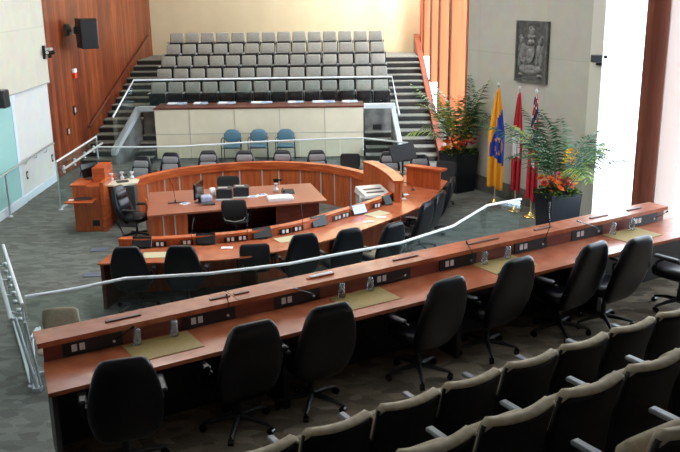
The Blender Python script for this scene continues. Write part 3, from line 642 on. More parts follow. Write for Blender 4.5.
f = MB(); f.prism(s2([tpt(3.18,.15), tpt(3.22,.15), tpt(3.05,1.4), tpt(3.01,1.4)]), 0.002, .715); f.build('side_panel', WOODD, ct)
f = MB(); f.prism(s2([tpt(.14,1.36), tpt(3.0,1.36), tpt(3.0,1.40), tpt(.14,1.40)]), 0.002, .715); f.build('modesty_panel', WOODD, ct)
def tobj(x, y, z=.75): return at(x, y, z)
# items on the table
p = tobj(196, 207); q = tobj(200, 188+8)
e = empty('computer_monitor', (-2.66, 15.62, .751), 0, 'black computer monitor seen edge on at the left of the central table', 'monitor')
f = MB(); T = Rz(1.42) ; f.box((-.26, -.02, .10), (.26, .02, .40), T=T, bev=.008); f.build('screen_case', BLKG, e)
f = MB(); f.box((-.24, .02, .12), (.24, .024, .38), T=T); f.build('screen_face', SCRN, e)
f = MB(); f.tube([(0, 0, .01), (0, 0, .2)], .02); f.lathe([(0, .012), (.09, .010), (.10, 0)], 16); f.build('monitor_stand', BLK, e)
for k, (x, y, nm) in enumerate(((224, 199, 'left'), (241, 197, 'right'))):
    p = tobj(x, y)
    e = empty('file_box', (p.x, p.y+.06, .751), .05, 'black desktop document box with silver top slot, %s of the pair' % nm, 'document box', 'document boxes on the central table')
    f = MB(); f.add([(-.15,-.08,0),(.15,-.08,0),(.15,.16,0),(-.15,.16,0),(-.15,-.02,.17),(.15,-.02,.17),(.15,.16,.20),(-.15,.16,.20)], [(0,3,2,1),(4,5,6,7),(0,1,5,4),(1,2,6,5),(2,3,7,6),(3,0,4,7)]); f.build('box_body', BLK, e)
    f = MB(); f.box((-.11, .03, .182), (.06, .09, .200)); f.build('top_tray', SILV, e)
    f = MB(); f.box((-.15, -.20, 0), (.15, -.09, .012)); f.build('front_tray', GREYP, e)
p = tobj(280, 201); e = empty('paper_stack', (p.x, p.y+.12, .751), .22, 'thick stack of white papers on the right half of the central table', 'paper stack')
f = MB(); f.box((-.24, -.14, 0), (.24, .16, .05)); f.build('papers', WHITE, e); f = MB(); f.box((-.22, -.13, .05), (.20, .15, .062), T=Rz(.08)); f.build('top_sheet', WHITE, e)
p = tobj(276, 192); f = MB(); f.lathe([(0,0),(.05,0),(.055,.06),(.03,.08),(.03,.15),(.05,.17),(.0,.18)], 14, T=Tr(p.x, p.y, .751)); tag(f.build('water_jug', SILV), 'small silver jug behind the stack of white papers', 'jug')
for k, (x, y, w_, nm) in enumerate(((253, 197, .10, 'right of the document boxes'), (262, 195.5, .09, 'halfway to the paper stack'), (185, 204, .08, 'left of the monitor'))):
    p = tobj(x, y); f = MB(); f.box((-w_, -.07, 0), (w_, .07, .015), T=Tr(p.x, p.y, .751) @ Rz(.5*k)); f.box((-w_*.6, -.04, .015), (w_*.5, .03, .03), mi=1, T=Tr(p.x, p.y, .751) @ Rz(.5*k+.3))
    tag(f.build('note_pad', [WHITE, BLUEP]), 'white and blue note pad on the central table %s' % nm, 'note pad')
p = tobj(288, 193); e = empty('desk_phone', (p.x, p.y, .751), .2, 'dark desk telephone behind the white paper stack', 'telephone')
f = MB(); f.add([(-.12,-.09,0),(.12,-.09,0),(.12,.09,0),(-.12,.09,0),(-.12,-.09,.02),(.12,-.09,.02),(.12,.09,.06),(-.12,.09,.06)], [(0,3,2,1),(4,5,6,7),(0,1,5,4),(1,2,6,5),(2,3,7,6),(3,0,4,7)]); f.build('phone_base', FABG, e)
f = MB(); f.tube([(-.09,-.08,.06),(-.09,0,.075),(-.09,.08,.08)], .018, 8); f.build('handset', BLK, e)
p = tobj(205, 203); f = MB(); f.box((-.11,-.09,0),(.11,.09,.12), T=Tr(p.x+.0, p.y+.12, .751) @ Rz(.4), bev=.02); tag(f.build('tissue_box', BLUEP), 'pale blue tissue box behind the monitor', 'tissue box')
p = tobj(212, 199); f = MB(); f.lathe([(0,0),(.055,0),(.055,.19),(.02,.2),(.0,.2)], 16, T=Tr(p.x, p.y+.1, .751)); tag(f.build('paper_roll', WHITE), 'white paper roll standing left of the document boxes', 'paper roll')
p = tobj(209, 204.5); f = MB(); f.box((-.12,-.07,0),(.12,.07,.03), T=Tr(p.x, p.y, .751) @ Rz(.1), bev=.01); tag(f.build('dark_tray', FABG), 'small dark tray before the pale blue tissue box', 'tray')
for k, (x, y, nm) in enumerate(((177, 202, 'left end of the central table'),)):
    p = tobj(x, y+1); e = empty('gooseneck_microphone', (p.x, p.y, .751), .2, 'thin black gooseneck microphone standing at the %s' % nm, 'microphone')
    f = MB(); f.box((-.17,-.035,0),(.17,.035,.015)); f.build('microphone_base', BLK, e)
    f = MB(); f.tube([(-.03,0,.015),(-.03,0,.06)], .014); f.tube([(-.03,0,.06),(-.05,.0,.30),(-.12,.02,.50)], .005, 6); f.build('gooseneck', BLK, e)
# cabinet in the well with slotted top
e = empty('ballot_cabinet', (.64, 15.99, 0), .32, 'grey document cabinet with silver slotted top inside the raised corner', 'cabinet')
f = MB(); f.box((-.26, -.30, .002), (.26, .26, .78)); f.build('body', GREYP, e)
f = MB(); f.add([(-.28,-.32,.78),(.28,-.32,.78),(.28,.28,.78),(-.28,.28,.78),(-.26,-.30,.83),(.26,-.30,.83),(.26,.26,.90),(-.26,.26,.90)], [(0,3,2,1),(4,5,6,7),(0,1,5,4),(1,2,6,5),(2,3,7,6),(3,0,4,7)]); f.build('sloped_lid', SILV, e)
T = Tr(0,-.02,.866) @ Rx(.124)
f = MB(); f.box((-.18,-.16,0),(.18,-.09,.004), T=T); f.box((-.18,.02,0),(.18,.09,.004), T=T); f.build('slot', BLK, e)
f = MB(); f.box((-.30,-.16,.66),(-.262,-.06,.78), bev=.01); f.build('paper_clip', WHITE, e)
# monitor near the partition on the far desk
e = empty('computer_monitor', (1.37, 17.98, .741), 0, 'large black monitor tilted back on the far right desk', 'monitor')
f = MB(); T = Tr(0, 0, .46) @ Rz(.3) @ Ry(-.16) @ Rx(-.40); f.box((-.28,-.02,-.18),(.28,.02,.18), T=T, bev=.008); f.build('screen_case', BLK, e)
f = MB(); f.tube([(0,0.02,.01),(0,.03,.42)], .02); f.lathe([(0,.014),(.12,.012),(.13,0)], 16); f.build('monitor_stand', BLK, e)
for k, (x, y, z, nm) in enumerate(((396, 178, .745, 'right of the raised corner'), (407, 192, .745, 'in front of the partition'))):
    p = at(x+6, y-2, z); e = empty('gooseneck_microphone', (p.x, p.y, z), 2.6+.4*k, 'black gooseneck microphone lying low %s' % nm, 'microphone')
    f = MB(); f.lathe([(0,.02),(.035,.02),(.04,0)], 12); f.build('microphone_base', BLK, e); f = MB(); f.tube([(0,0,.02),(.06,0,.14),(.2,0,.16)], .007, 6); f.build('gooseneck', BLK, e)
# ------------------------------------------------------------------ lectern at the left
e = empty('wooden_lectern', (-5.0, 16.65, 0), .0, 'cherry wood lectern with pull-out shelf left of the horseshoe', 'lectern')
f = MB(); f.box((-.27,-.33,.002),(.27,.33,.93), bev=.006); f.build('body', WOODV, e)
f = MB(); f.box((-.30,-.36,.93),(.02,.35,.965), bev=.006); f.build('top', WOOD, e)
f = MB(); f.box((.05,.02,.93),(.30,.62,1.22)); f.box((.28,-.36,.002),(.36,.62,1.0)); f.build('raised_hutch', WOOD, e)
f = MB(); f.box((-.34,-.68,.66),(.20,-.10,.69), bev=.006); f.build('pull_out_shelf', WOOD, e)
f = MB(); f.box((.08,-.338,.12),(.22,-.331,.24)); f.build('outlet_plate', BLK, e)
f = MB(); f.box((-.17,-.09,0),(.17,.09,.025), T=Tr(-5.03, 16.23, .692) @ Rz(.15), bev=.006); tag(f.build('keyboard', BLK), 'small black keyboard on the pull-out shelf of the lectern', 'keyboard')
f = MB(); f.box((-.05,-.04,0),(.05,.04,.02), T=Tr(-5.25, 16.13, .692), bev=.008); tag(f.build('computer_mouse', OUTL), 'white mouse left of the keyboard on the lectern shelf', 'mouse')
e = empty('computer_monitor', (-5.03, 16.86, .966), 0, 'black monitor leaning on the top of the wooden lectern', 'monitor')
f = MB(); T = Tr(.0,0,.02) @ Rz(.9) @ Rx(-.25); f.box((-.19,-.015,.02),(.19,.015,.30), T=T, bev=.006); f.build('screen_case', BLKG, e)
f = MB(); f.box((-.10,-.08,0),(.10,.08,.015)); f.build('monitor_stand', BLK, e)
# cream-topped side cabinet
e = empty('side_cabinet', (-4.22, 16.85, 0), .12, 'dark grey cabinet with cream angled top between lectern and desk', 'cabinet')
f = MB(); f.prism([(-.22,-.20),(.08,-.28),(.08,.35),(-.30,.35)], .002, .86); f.build('body', FABG, e)
f = MB(); f.prism([(-.46,-.22),(-.20,-.26),(.12,-.10),(.13,.26),(-.05,.36),(-.46,.14)], .86, .89); f.build('countertop', MARBLE, e)
f = MB(); f.box((-.34,-.24,.70),(-.10,-.21,.82)); f.build('white_label', OUTL, e)
random.seed(5)
for k, (dx, dy, nm) in enumerate(((-.40,.12,'left'),(-.22,.26,'middle'),(-.02,.28,'right'))):
    f = MB(); f.lathe([(0,0),(.04,0),(.045,.05),(.015,.07),(.015,.10),(.05,.15),(.045,.15),(.0,.08)], 12, T=Tr(-4.25+dx, 16.85+dy, .891)); tag(f.build('glass_goblet', mat('frosted_glass', (.6,.62,.66), .2)), 'pale glass goblet on the cream cabinet top, %s of three' % nm, 'goblet', 'goblets on the cream cabinet top')
f = MB(); f.box((-.12,-.06,0),(.12,.06,.03), T=Tr(-4.40, 16.84, .891) @ Rz(.5), bev=.01); tag(f.build('remote_control', BLK), 'dark remote control lying before the goblets on the cabinet', 'remote control')
# music-stand-like black easel behind the balustrade
e = empty('music_stand', (-5.55, 18.6, 0), .3, 'thin black metal stand behind the lectern near the left stairs', 'stand')
f = MB(); f.tube([(-.25,-.1,0),(-.1,0,.85)], .012); f.tube([(.2,-.1,0),(.1,0,.85)], .012); f.tube([(-.2,.3,0),(0,0,.85)], .012); f.build('leg', BLK, e)
f = MB(); f.tube([(-.22,-.02,.62),(.22,-.02,.62)], .014); f.tube([(-.24,0,.62),(-.14,0,1.05),(.18,0,1.05),(.24,0,.62)], .012); f.build('frame', BLK, e)
# ------------------------------------------------------------------ glass guards
def guard(name, pts, zt, label, post_ix=(), rail_r=.021, z0=.04, mats=WHITEM, extra=None, low=False, split=None):
    e = empty(name, (pts[0][0], pts[0][1], 0), 0, label, 'glass guard'); o = e.location
    P3 = [Vector((p[0]-o.x, p[1]-o.y, 0)) for p in pts]
    f = MB(); f.tube([p + Vector((0,0,zt)) for p in P3], rail_r, 10); f.build('handrail', mats, e)
    segs = split or list(range(len(P3)))
    for a, b in zip(segs[:-1], segs[1:]):
        sub_ = P3[a:b+1]; t = (sub_[-1]-sub_[0]).normalized()
        sub_ = [sub_[0]+t*.008] + sub_[1:-1] + [sub_[-1]-t*.008]
        off = offset(sub_, .012); f = MB(); f.strip([(q.x, q.y) for q in sub_], off, z0, zt-.02); f.build('glass_pane', GLS, e)
    for i in post_ix:
        p = P3[i]; f = MB(); f.tube([p, p+Vector((0,0,zt))], .016, 8); f.lathe([(.05,0),(.05,.015),(.02,.03)], 12, T=Matrix.Translation(p)); f.build('post', STEEL, e)
    f = MB(); sp = offset([(q.x, q.y) for q in P3], .025); sm = offset([(q.x, q.y) for q in P3], -.015); f.strip(sp, sm, 0.002, .05); f.build('floor_channel', GREYM, e)
    return e
NG = [(-3.86,9.76),(-3.33,10.03),(-2.79,10.40),(-2.62,10.42),(-1.71,10.55),(-.68,10.92),(0,11.32),(.87,11.80),(1.75,12.66),(2.49,13.90),(3.15,14.30)]
guard('curved_glass_guard', NG, 1.07, 'long curving glass guard with pale handrail before the raised desk', split=[0,2,4,5,6,7,8,9,10])
BG = [tuple(at(x, y, 1.07)[:2]) for x, y in ((97,147),(118,147),(145,147),(180,146.5),(215,144.5),(250,142.2),(300,140),(340,138.5),(363,138),(408,143))]
guard('rear_glass_guard', BG, 1.07, 'clear glass guard with thin pale rail behind the far chairs', rail_r=.020)
# left balustrade near lectern, with spider fittings and two rails
def ramp_guard(name, pts, zt, label, zr=.9, side=1):
    e = guard(name, pts, zt, label, post_ix=[0, len(pts)-1])
    o = e.location; P3 = [Vector((p[0]-o.x, p[1]-o.y, 0)) for p in pts]
    of = offset([(q.x, q.y) for q in P3], .14*side)
    f = MB(); f.tube([Vector((q[0], q[1], zr)) for q in of], .026, 10); f.build('lower_handrail', GREYM, e)
    for k in range(4):
        t = (k+.5)/4; a = P3[0].lerp(P3[-1], t); b = Vector((of[0][0], of[0][1], 0)).lerp(Vector((of[-1][0], of[-1][1], 0)), t)
        f = MB(); f.tube([a+Vector((0,0,zr-.06)), b+Vector((0,0,zr-.02))], .012, 8)
        for dz in (-.08, .04): f.lathe([(0,-.03),(.03,-.02),(.03,.02),(0,.03)], 10, T=Matrix.Translation(a+Vector((.03*side*-1,0,zr-.06+dz))) @ Ry(PI/2))
        f.build('spider_fitting', STEEL, e)
    return e
ramp_guard('ramp_glass_guard', [(-6.13, 18.1), (-6.13, 21.3)], 1.07, 'short glass guard with steel fittings left of the lectern', side=-1)
ramp_guard('ramp_glass_guard', [(-3.80, 9.50), (-4.95, 11.95)], 1.07, 'glass guard with two rails at the photo left edge beside the raised desk', side=1)
# end return of the near guard, two steel uprights
e = empty('guard_post', (-3.75, 9.42, 0), 0, 'pair of leaning pale steel uprights at the left end of the curved guard', 'post')
f = MB(); p0 = at(38, 391, 0); f.tube([p0 - e.location, at(15, 318, .95) - e.location], .022, 8); f.tube([p0 + Vector((.03,.05,0)) - e.location, at(25, 322, 1.0) - e.location], .016, 8); f.build('upright', GREYM, e)
f = MB(); f.box(tuple(p0 - e.location - Vector((.05,.05,-.001))), tuple(p0 - e.location + Vector((.05,.05,.05)))); f.build('base_shoe', STEEL, e)
# wall handrail left
e = empty('wall_handrail', (XL+.08, 19.0, .95), 0, 'pale steel handrail fixed to the left wall over the teal panel', 'handrail')
f = MB(); f.tube([(0,-3.6,-.06),(0,-1.6,-.05),(0,1.7,.03),(0,1.95,.02)], .024, 10); f.build('rail', STEEL, e)
for y in (-1.2,.0,.7,1.4): f = MB(); f.tube([(-.075,y,-.10),(-.01,y,-.09),(0,y,-.03)], .010, 6); f.build('bracket', STEEL, e)
f = MB(); f.tube([(XL+.14, 17.55, 0.0), (XL+.14, 17.55, .90)], .022, 8); f.lathe([(.06,0.001),(.06,.02),(.02,.04)], 12, T=Tr(XL+.14, 17.55, 0)); tag(f.build('rail_post', STEEL), 'slim steel rail post standing before the teal glass panel', 'post')
e = empty('wooden_handrail', (0, 0, 0), 0, 'dark wooden handrail sloping up the plank wall', 'handrail')
f = MB(); pA = Vector((wl(23.65)+.07, 23.65, .94)); pB = Vector((wl(30.3)+.07, 30.3, 3.05)); f.tube([pA, pB], .035, 8); f.build('rail', WOODD, e)
for t in (.1,.4,.7,.95): q = pA.lerp(pB, t); f = MB(); f.tube([q, q+Vector((-.07,0,-.05))], .012, 6); f.build('bracket', BLK, e)
# ------------------------------------------------------------------ wall fixtures
e = empty('wall_speaker', (wl(22.8), 22.75, 3.62), 0, 'black box loudspeaker on a bracket high on the wood plank wall', 'loudspeaker')
f = MB(); T = Tr(.50, .05, -.02) @ Rz(.45); f.box((-.20,-.42,-.44),(.24,.36,.32), T=T, bev=.02); f.build('cabinet', BLK, e)
f = MB(); f.box((0,-.12,-.14),(.06,.16,.16)); f.tube([(.05,0,0),(.25,.02,0),(.42,.06,.03)], .035); f.box((.16,-.07,-.09),(.26,.09,.09)); f.build('bracket', FABG, e)
f = MB(); f.box((.20,-.16,-.10),(.23,-.02,.10)); f.build('connector_plate', STEEL, e)
e = empty('wall_camera', (XL+.06, 20.98, 3.20), 0, 'small black camera on the edge of the pale upper wall', 'camera')
f = MB(); f.box((0,-.10,-.16),(.05,.02,.16)); f.build('bracket', BLK, e); f = MB(); f.tube([(.05,-.04,0),(.12,-.04,0)], .02); f.tube([(.14,-.18,-.0),(.16,.16,-.02)], .055, 10); f.box((.10,-.02,-.14),(.16,.06,-.02)); f.build('camera_body', BLKG, e); f = MB(); f.tube([(.14,-.19,0),(.141,-.182,0)], .04, 10); f.box((.08,-.12,.04),(.20,.08,.10)); f.build('camera_visor', SILV, e)
e = empty('fire_alarm', (wl(23.0), 23.0, 2.48), 0, 'red and white fire alarm strobe on the wood plank wall', 'fire alarm')
f = MB(); f.box((0,-.11,-.12),(.07,.11,.03), bev=.01); f.build('alarm_body', ALARM, e); f = MB(); f.box((0,-.12,.03),(.08,.08,.13), bev=.01); f.build('strobe', WHITE, e)
for k, (Y, z, nm, hh) in enumerate(((22.8, 1.53, 'upper', .13), (22.2, 1.06, 'lower', .10))):
    e = empty('wall_control', (wl(Y), Y, z), 0, '%s small black control plate on the wood plank wall' % nm, 'wall control')
    f = MB(); f.box((0,-.09,-hh),(.03,.06,hh), bev=.01); f.build('plate', BLK, e); f = MB(); f.box((.03,-.06,-.06),(.05,.02,.07), bev=.008); f.build('switch', SILV, e)
for k, (Y, z, nm) in enumerate(((19.15, .56, 'near the teal panel'), (20.95, .60, 'near the plank wall'))):
    f = MB(); f.box((XL,Y-.05,z-.09),(XL+.015,Y+.05,z+.09)); f.box((XL+.015,Y-.02,z-.05),(XL+.02,Y+.02,z+.05), mi=1); tag(f.build('wall_outlet', [FABG, OUTL]), 'small dark outlet plate low on the pale left wall %s' % nm, 'outlet')
e = empty('wall_speaker', (XL+.06, 17.75, 2.45), 0, 'black box speaker at the very left edge beside the teal panel', 'loudspeaker')
f = MB(); f.box((.04,-.14,-.15),(.24,.14,.22), bev=.02); f.build('cabinet', BLK, e); f = MB(); f.box((0,-.04,-.04),(.05,.04,.04)); f.build('bracket', FABG, e)
def wr(s_, off=0): return WA + wd*s_ - wn*off
c = WB + Vector((.07,-.13)); e = empty('wall_camera', (c.x-.02, c.y-.06, 3.29), 0, 'small black camera on the stone corner beside the bright window', 'camera')
f = MB(); f.box((-.09,-.12,-.07),(.09,.02,.07), bev=.01); f.build('camera_body', BLK, e); f = MB(); f.tube([(.09,-.05,.03),(.20,-.06,.03)], .035, 10); f.box((.0,-.10,-.12),(.10,-.02,-.07)); f.build('lens_arm', BLKG, e)
# carved plaque
dpl = Matrix(((wd.x, wn.x, 0, 0), (wd.y, wn.y, 0, 0), (0, 0, 1, 0), (0, 0, 0, 1)))
sc_ = (Vector((4.05, 17.92)) - WA).dot(wd); pc = wr(sc_)
e = empty('carved_plaque', (pc.x, pc.y, 2.67), 0, 'dark slate relief plaque with carved coat of arms on stone wall', 'plaque')
R_ = dpl.copy()
f = MB(); f.box((-.505,-.05,0),(.505,-.002,1.25), T=R_); f.build('slab', SLATE, e)
f = MB()
for bx in ((-.505,-.07,0,-.455,-.05,1.25),(.455,-.07,0,.505,-.05,1.25),(-.455,-.07,0,.455,-.05,.05),(-.455,-.07,1.20,.455,-.05,1.25)): f.box(bx[:3], bx[3:], T=R_)
f.build('rim', BASE, e)
f = MB()
def blob(cx, cz, rx, rz_, dep_=.05, T=None, n_=14):
    f.lathe([(0,1),(.38,.92),(.7,.7),(.92,.38),(1,0)], n_, T=R_ @ Tr(cx,-.05,cz) @ Matrix.Diagonal((rx, dep_, rz_, 1)) @ Rx(PI/2))
shield = [(-.14,.74),(.14,.74),(.14,.58),(.10,.47),(0,.38),(-.10,.47),(-.14,.58)]
f.add([(x,-.09,z) for x, z in shield]+[(x,-.05,z) for x, z in shield], [list(range(7))]+[[i,(i+1)%7,7+(i+1)%7,7+i] for i in range(7)], T=R_)
blob(0,.60,.10,.12,.07); blob(0,.82,.10,.07,.07); blob(0,.93,.13,.06,.05); blob(.02,1.02,.08,.10,.05); blob(-.03,1.10,.05,.05,.04)
for sx in (-1, 1):
    blob(sx*.25,.60,.08,.20,.06); blob(sx*.29,.84,.06,.08,.05); blob(sx*.33,.45,.06,.16,.05); blob(sx*.34,.92,.04,.05,.04); blob(sx*.20,.42,.05,.10,.04); blob(sx*.36,.66,.04,.10,.04)
f.build('carved_arms', SLATEL, e)
f = MB(); 
for (cx, cz, rx, rz_) in ((0,.22,.33,.07),(-.22,.27,.14,.09),(.22,.27,.14,.09),(0,.30,.16,.07),(-.30,.15,.08,.04),(.30,.15,.08,.04)): blob(cx, cz, rx, rz_, .05)
f.build('carved_scroll', SLATEL, e)
# ------------------------------------------------------------------ flags
def flag_pole(x, y, label, colours, seed, w_top, w_mid, w_bot, zb, fcol, yaw):
    e = empty('flag_pole', (x, y, 0), yaw, label, 'flag', 'flags on brass stands')
    f = MB(); f.lathe([(0,.001),(.15,.001),(.15,.02),(.11,.035),(.055,.05),(.04,.09),(.022,.12),(.0,.12)], 22); f.build('brass_base', GOLD, e)
    f = MB(); f.tube([(0,0,.10),(0,0,2.55)], .014, 8); f.build('pole', mat('pale_pole', (.55,.42,.25), .4), e)
    f = MB(); f.lathe([(0,2.55),(.02,2.56),(.032,2.59),(.03,2.62),(.0,2.65)], 12); f.build('finial', SILV, e)
    nu, nv = 26, 40; vs = []; g = MB(); random.seed(seed); ph = random.random()*6
    for j in range(nv+1):
        v_ = j/nv; z = 2.48 - (2.48-zb)*v_
        if v_ < .45: w = w_top + (w_mid-w_top)*(v_/.45)**.8
        else: w = w_mid + (w_bot-w_mid)*((v_-.45)/.55)
        for i in range(nu+1):
            u_ = i/nu; amp = .035*min(1, .3+v_*1.3)
            xx = (u_-.5)*w; yy = -.045 + amp*math.sin(u_*PI*5+ph+v_*1.2)
            zz = z - (.10*v_*u_) - .03*math.sin(u_*9+ph)*v_ + .05*u_*(1-v_)
            vs.append((xx, yy, zz))
    fs = []; ms = []
    for j in range(nv):
        for i in range(nu):
            g.add([], []); 
            fs.append([j*(nu+1)+i, j*(nu+1)+i+1, (j+1)*(nu+1)+i+1, (j+1)*(nu+1)+i]); ms.append(fcol((i+.5)/nu, (j+.5)/nv))
    g.v = [Vector(p) for p in vs]; g.f = fs; g.m = ms; g.sm = [True]*len(fs)
    fo_ = g.build('flag_cloth', colours, e); md = fo_.modifiers.new('thick', 'SOLIDIFY'); md.thickness = .006
    return e
def fc1(u_, v_):
    blue = (v_ > .34 - .22*(u_-.3)*1.0 and v_ < .70 + .10*(u_-.5) and u_ > .12) and (v_ > .62 - 1.4*u_ * .35 or u_ > .55)
    if blue:
        cx, cz = .62, .56
        r = math.hypot((u_-cx)*1.0, (v_-cz)*3.2)
        if .16 < r < .27 and (int(math.atan2(v_-cz, u_-cx)*3) % 2 == 0): return 0
        return 1
    return 0
def fc2(u_, v_):
    if v_ < .36: return 0
    if v_ < .66: return 1 if u_ < .72 and v_ > .40 + .1*u_ else (0 if u_ > .72 else 1)
    return 0
def fc3(u_, v_):
    if v_ < .50:
        s_ = math.sin((u_*1.5 + v_*9)*PI)
        return 2 if s_ > .15 else (1 if s_ > -.35 else 0)
    if .60 < v_ < .68 and .3 < u_ < .6: return 1
    return 0
flag_pole(3.40, 18.12, 'yellow and blue draped flag on a brass stand, leftmost of three', [YEL, BLU], 1, .06, .36, .34, .42, fc1, -.3)
flag_pole(3.72, 17.50, 'red and white draped flag on a brass stand, middle of three', [RED, WHI], 2, .05, .22, .20, .50, fc2, -.3)
flag_pole(3.95, 17.0, 'red draped flag with navy canton, partly behind the right planter', [RED, WHI, NAVY], 3, .05, .20, .24, .42, fc3, -.3)
# ------------------------------------------------------------------ planters with palms
def palm(x, y, rz, label, seed, ph=.98, pw=.30, nfr=22, spread=1.0, H=1.35, bright=.3, yellow=.3):
    random.seed(seed)
    e = empty('potted_palm', (x, y, 0), rz, label, 'potted palm')
    f = MB(); b = pw*.82; f.add([(-b,-b,.001),(b,-b,.001),(b,b,.001),(-b,b,.001),(-pw,-pw,ph),(pw,-pw,ph),(pw,pw,ph),(-pw,pw,ph),(-pw+.03,-pw+.03,ph),(pw-.03,-pw+.03,ph),(pw-.03,pw-.03,ph),(-pw+.03,pw-.03,ph),(-pw+.03,-pw+.03,ph-.05),(pw-.03,-pw+.03,ph-.05),(pw-.03,pw-.03,ph-.05),(-pw+.03,pw-.03,ph-.05)],
          [(0,3,2,1),(0,1,5,4),(1,2,6,5),(2,3,7,6),(3,0,4,7),(4,5,9,8),(5,6,10,9),(6,7,11,10),(7,4,8,11),(8,9,13,12),(9,10,14,13),(10,11,15,14),(11,8,12,15),(12,13,14,15)]); f.build('planter', POT, e)
    f = MB()
    for k in range(420):
        a = random.random()*2*PI; r = pw*1.25*math.sqrt(random.random()); z = ph-.05+random.random()*.16*(1-.4*r/pw)
        s_ = .05+.05*random.random(); p = Vector((r*math.cos(a), r*math.sin(a), z)); d1 = Vector((math.cos(a+random.uniform(-1,1)), math.sin(a+random.uniform(-1,1)), random.uniform(-.2,.8))).normalized(); d2 = d1.cross(Vector((random.random(),random.random(),1))).normalized()
        f.add([p, p+d1*s_*.5+d2*s_*.28, p+d1*s_, p+d1*s_*.5-d2*s_*.28], [(0,1,2,3)], mi=random.choice([0,0,1]))
    tag(f.build('ground_foliage', [SOIL, LEAFL], e), kind='stuff')
    def keep(g):      # fronds lean off the stone wall and the fins instead of passing through them
        for q in g.v:
            w_ = Vector((x + q.x*math.cos(rz) - q.y*math.sin(rz), y + q.x*math.sin(rz) + q.y*math.cos(rz)))
            dd = (w_-WA).dot(wn); c_ = w_.copy()
            if dd > -.05: c_ = c_ - wn*(dd+.05)
            if c_.y > 20.0 and c_.x > 2.85: c_.x = 2.85
            c_ -= Vector((x, y)); q.x = c_.x*math.cos(rz) + c_.y*math.sin(rz); q.y = -c_.x*math.sin(rz) + c_.y*math.cos(rz)
    for k in range(nfr):
        f = MB(); a = 2*PI*k/nfr + random.uniform(-.3,.3); L = H*random.uniform(.65,1.05); tilt = random.uniform(.25,1.0)*spread
        pts = []; p = Vector((.08*math.cos(a), .08*math.sin(a), ph-.03)); ang = PI/2 - tilt*.5; N_ = 14
        for i in range(N_+1):
            pts.append(p.copy()); t = i/N_; aa = ang - tilt*1.25*t**1.5
            p = p + Vector((math.cos(a)*math.cos(aa), math.sin(a)*math.cos(aa), math.sin(aa)))*(L/N_)
        f.tube(pts, [.008*(1-.7*i/N_) for i in range(N_+1)], 5, caps=False)
        br = 1 if random.random() < bright else 0
        for i in range(4, N_+1):
            d = (pts[i]-pts[i-1]).normalized(); sd = Vector((-math.sin(a), math.cos(a), 0))
            for q in range(2):
                base = pts[i].lerp(pts[i-1], q*.5); t = i/N_; ln = .33*math.sin(min(1, (t-.15)/.85)*PI*.86+.25)+.06
                for sg in (-1, 1):
                    dr = (sd*sg*.9 + d*.65 + Vector((0,0,random.uniform(-.35,.15)))).normalized(); nn = dr.cross(d).normalized(); wv_ = nn.cross(dr)*.016
                    m1 = base + dr*ln*.4 + Vector((0,0,.0)); tip = base + dr*ln + Vector((0,0,-.07*ln/.26))
                    f.add([base, m1+wv_, tip, m1-wv_], [(0,1,2,3)], mi=br)
        keep(f); f.build('palm_frond', [LEAF, LEAFL], e)
    def flower(c, s_, m):
        g = MB(); yaw = random.random()*6; tl = random.uniform(-.5,.5)
        T = Matrix.Translation(c) @ Rz(yaw) @ Rx(tl)
        for ring, (np_, el, ln) in enumerate(((7,.25,1.0),(6,.75,.8),(4,1.2,.55))):
            for i in range(np_):
                b_ = 2*PI*i/np_ + ring*.4; d = Vector((math.cos(b_)*math.cos(el), math.sin(b_)*math.cos(el), math.sin(el))); sd = Vector((-math.sin(b_), math.cos(b_), 0)); l_ = s_*ln
                g.add([Vector((0,0,0)), d*l_*.55+sd*l_*.34, d*l_+Vector((0,0,.1*l_)), d*l_*.55-sd*l_*.34], [(0,1,2,3)], T=T)
        keep(g); g.build('flower', m, e)
    for k in range(58):
        a = random.random()*2*PI; r = pw*1.2*math.sqrt(random.random()); z = ph+.05+.24*random.random()
        c = Vector((r*math.cos(a), r*math.sin(a), z)); 
        wx = c.x*math.cos(rz) - c.y*math.sin(rz)
        m = FO if wx < .04 and random.random() < .6 else (FP if wx > .02 and random.random() < .55 else random.choice((FR, FR, FY)))
        flower(c, random.uniform(.055,.095), m)
    for k in range(40):
        a = random.uniform(-.9,.9); r = random.uniform(.1,.34); z = ph+.22+random.random()*.55
        c = Vector((r*math.cos(a-rz), r*math.sin(a-rz), z)); flower(c, random.uniform(.045,.07), FY if random.random() < .7 else FO)
    g = MB()
    for k in range(10):
        a = random.uniform(-.9,.9); r = random.uniform(.05,.3); h_ = random.uniform(.3,.8)
        g.tube([(0,0,ph-.03), (r*.5*math.cos(a-rz), r*.5*math.sin(a-rz), ph+h_*.6), (r*math.cos(a-rz), r*math.sin(a-rz), ph+h_)], .005, 5)
    g.build('flower_stem', LEAFL, e)
    return e
palm(2.78, 19.45, .55, 'tall palm with orange and pink flowers beside the gallery stairs', 11, ph=.93, pw=.33, H=1.85, bright=.35, nfr=24, spread=1.3)
palm(4.10, 15.50, .30, 'tall palm with orange flowers in front of the third flag', 23, ph=.90, pw=.32, H=1.9, bright=.15, nfr=24, spread=1.35)
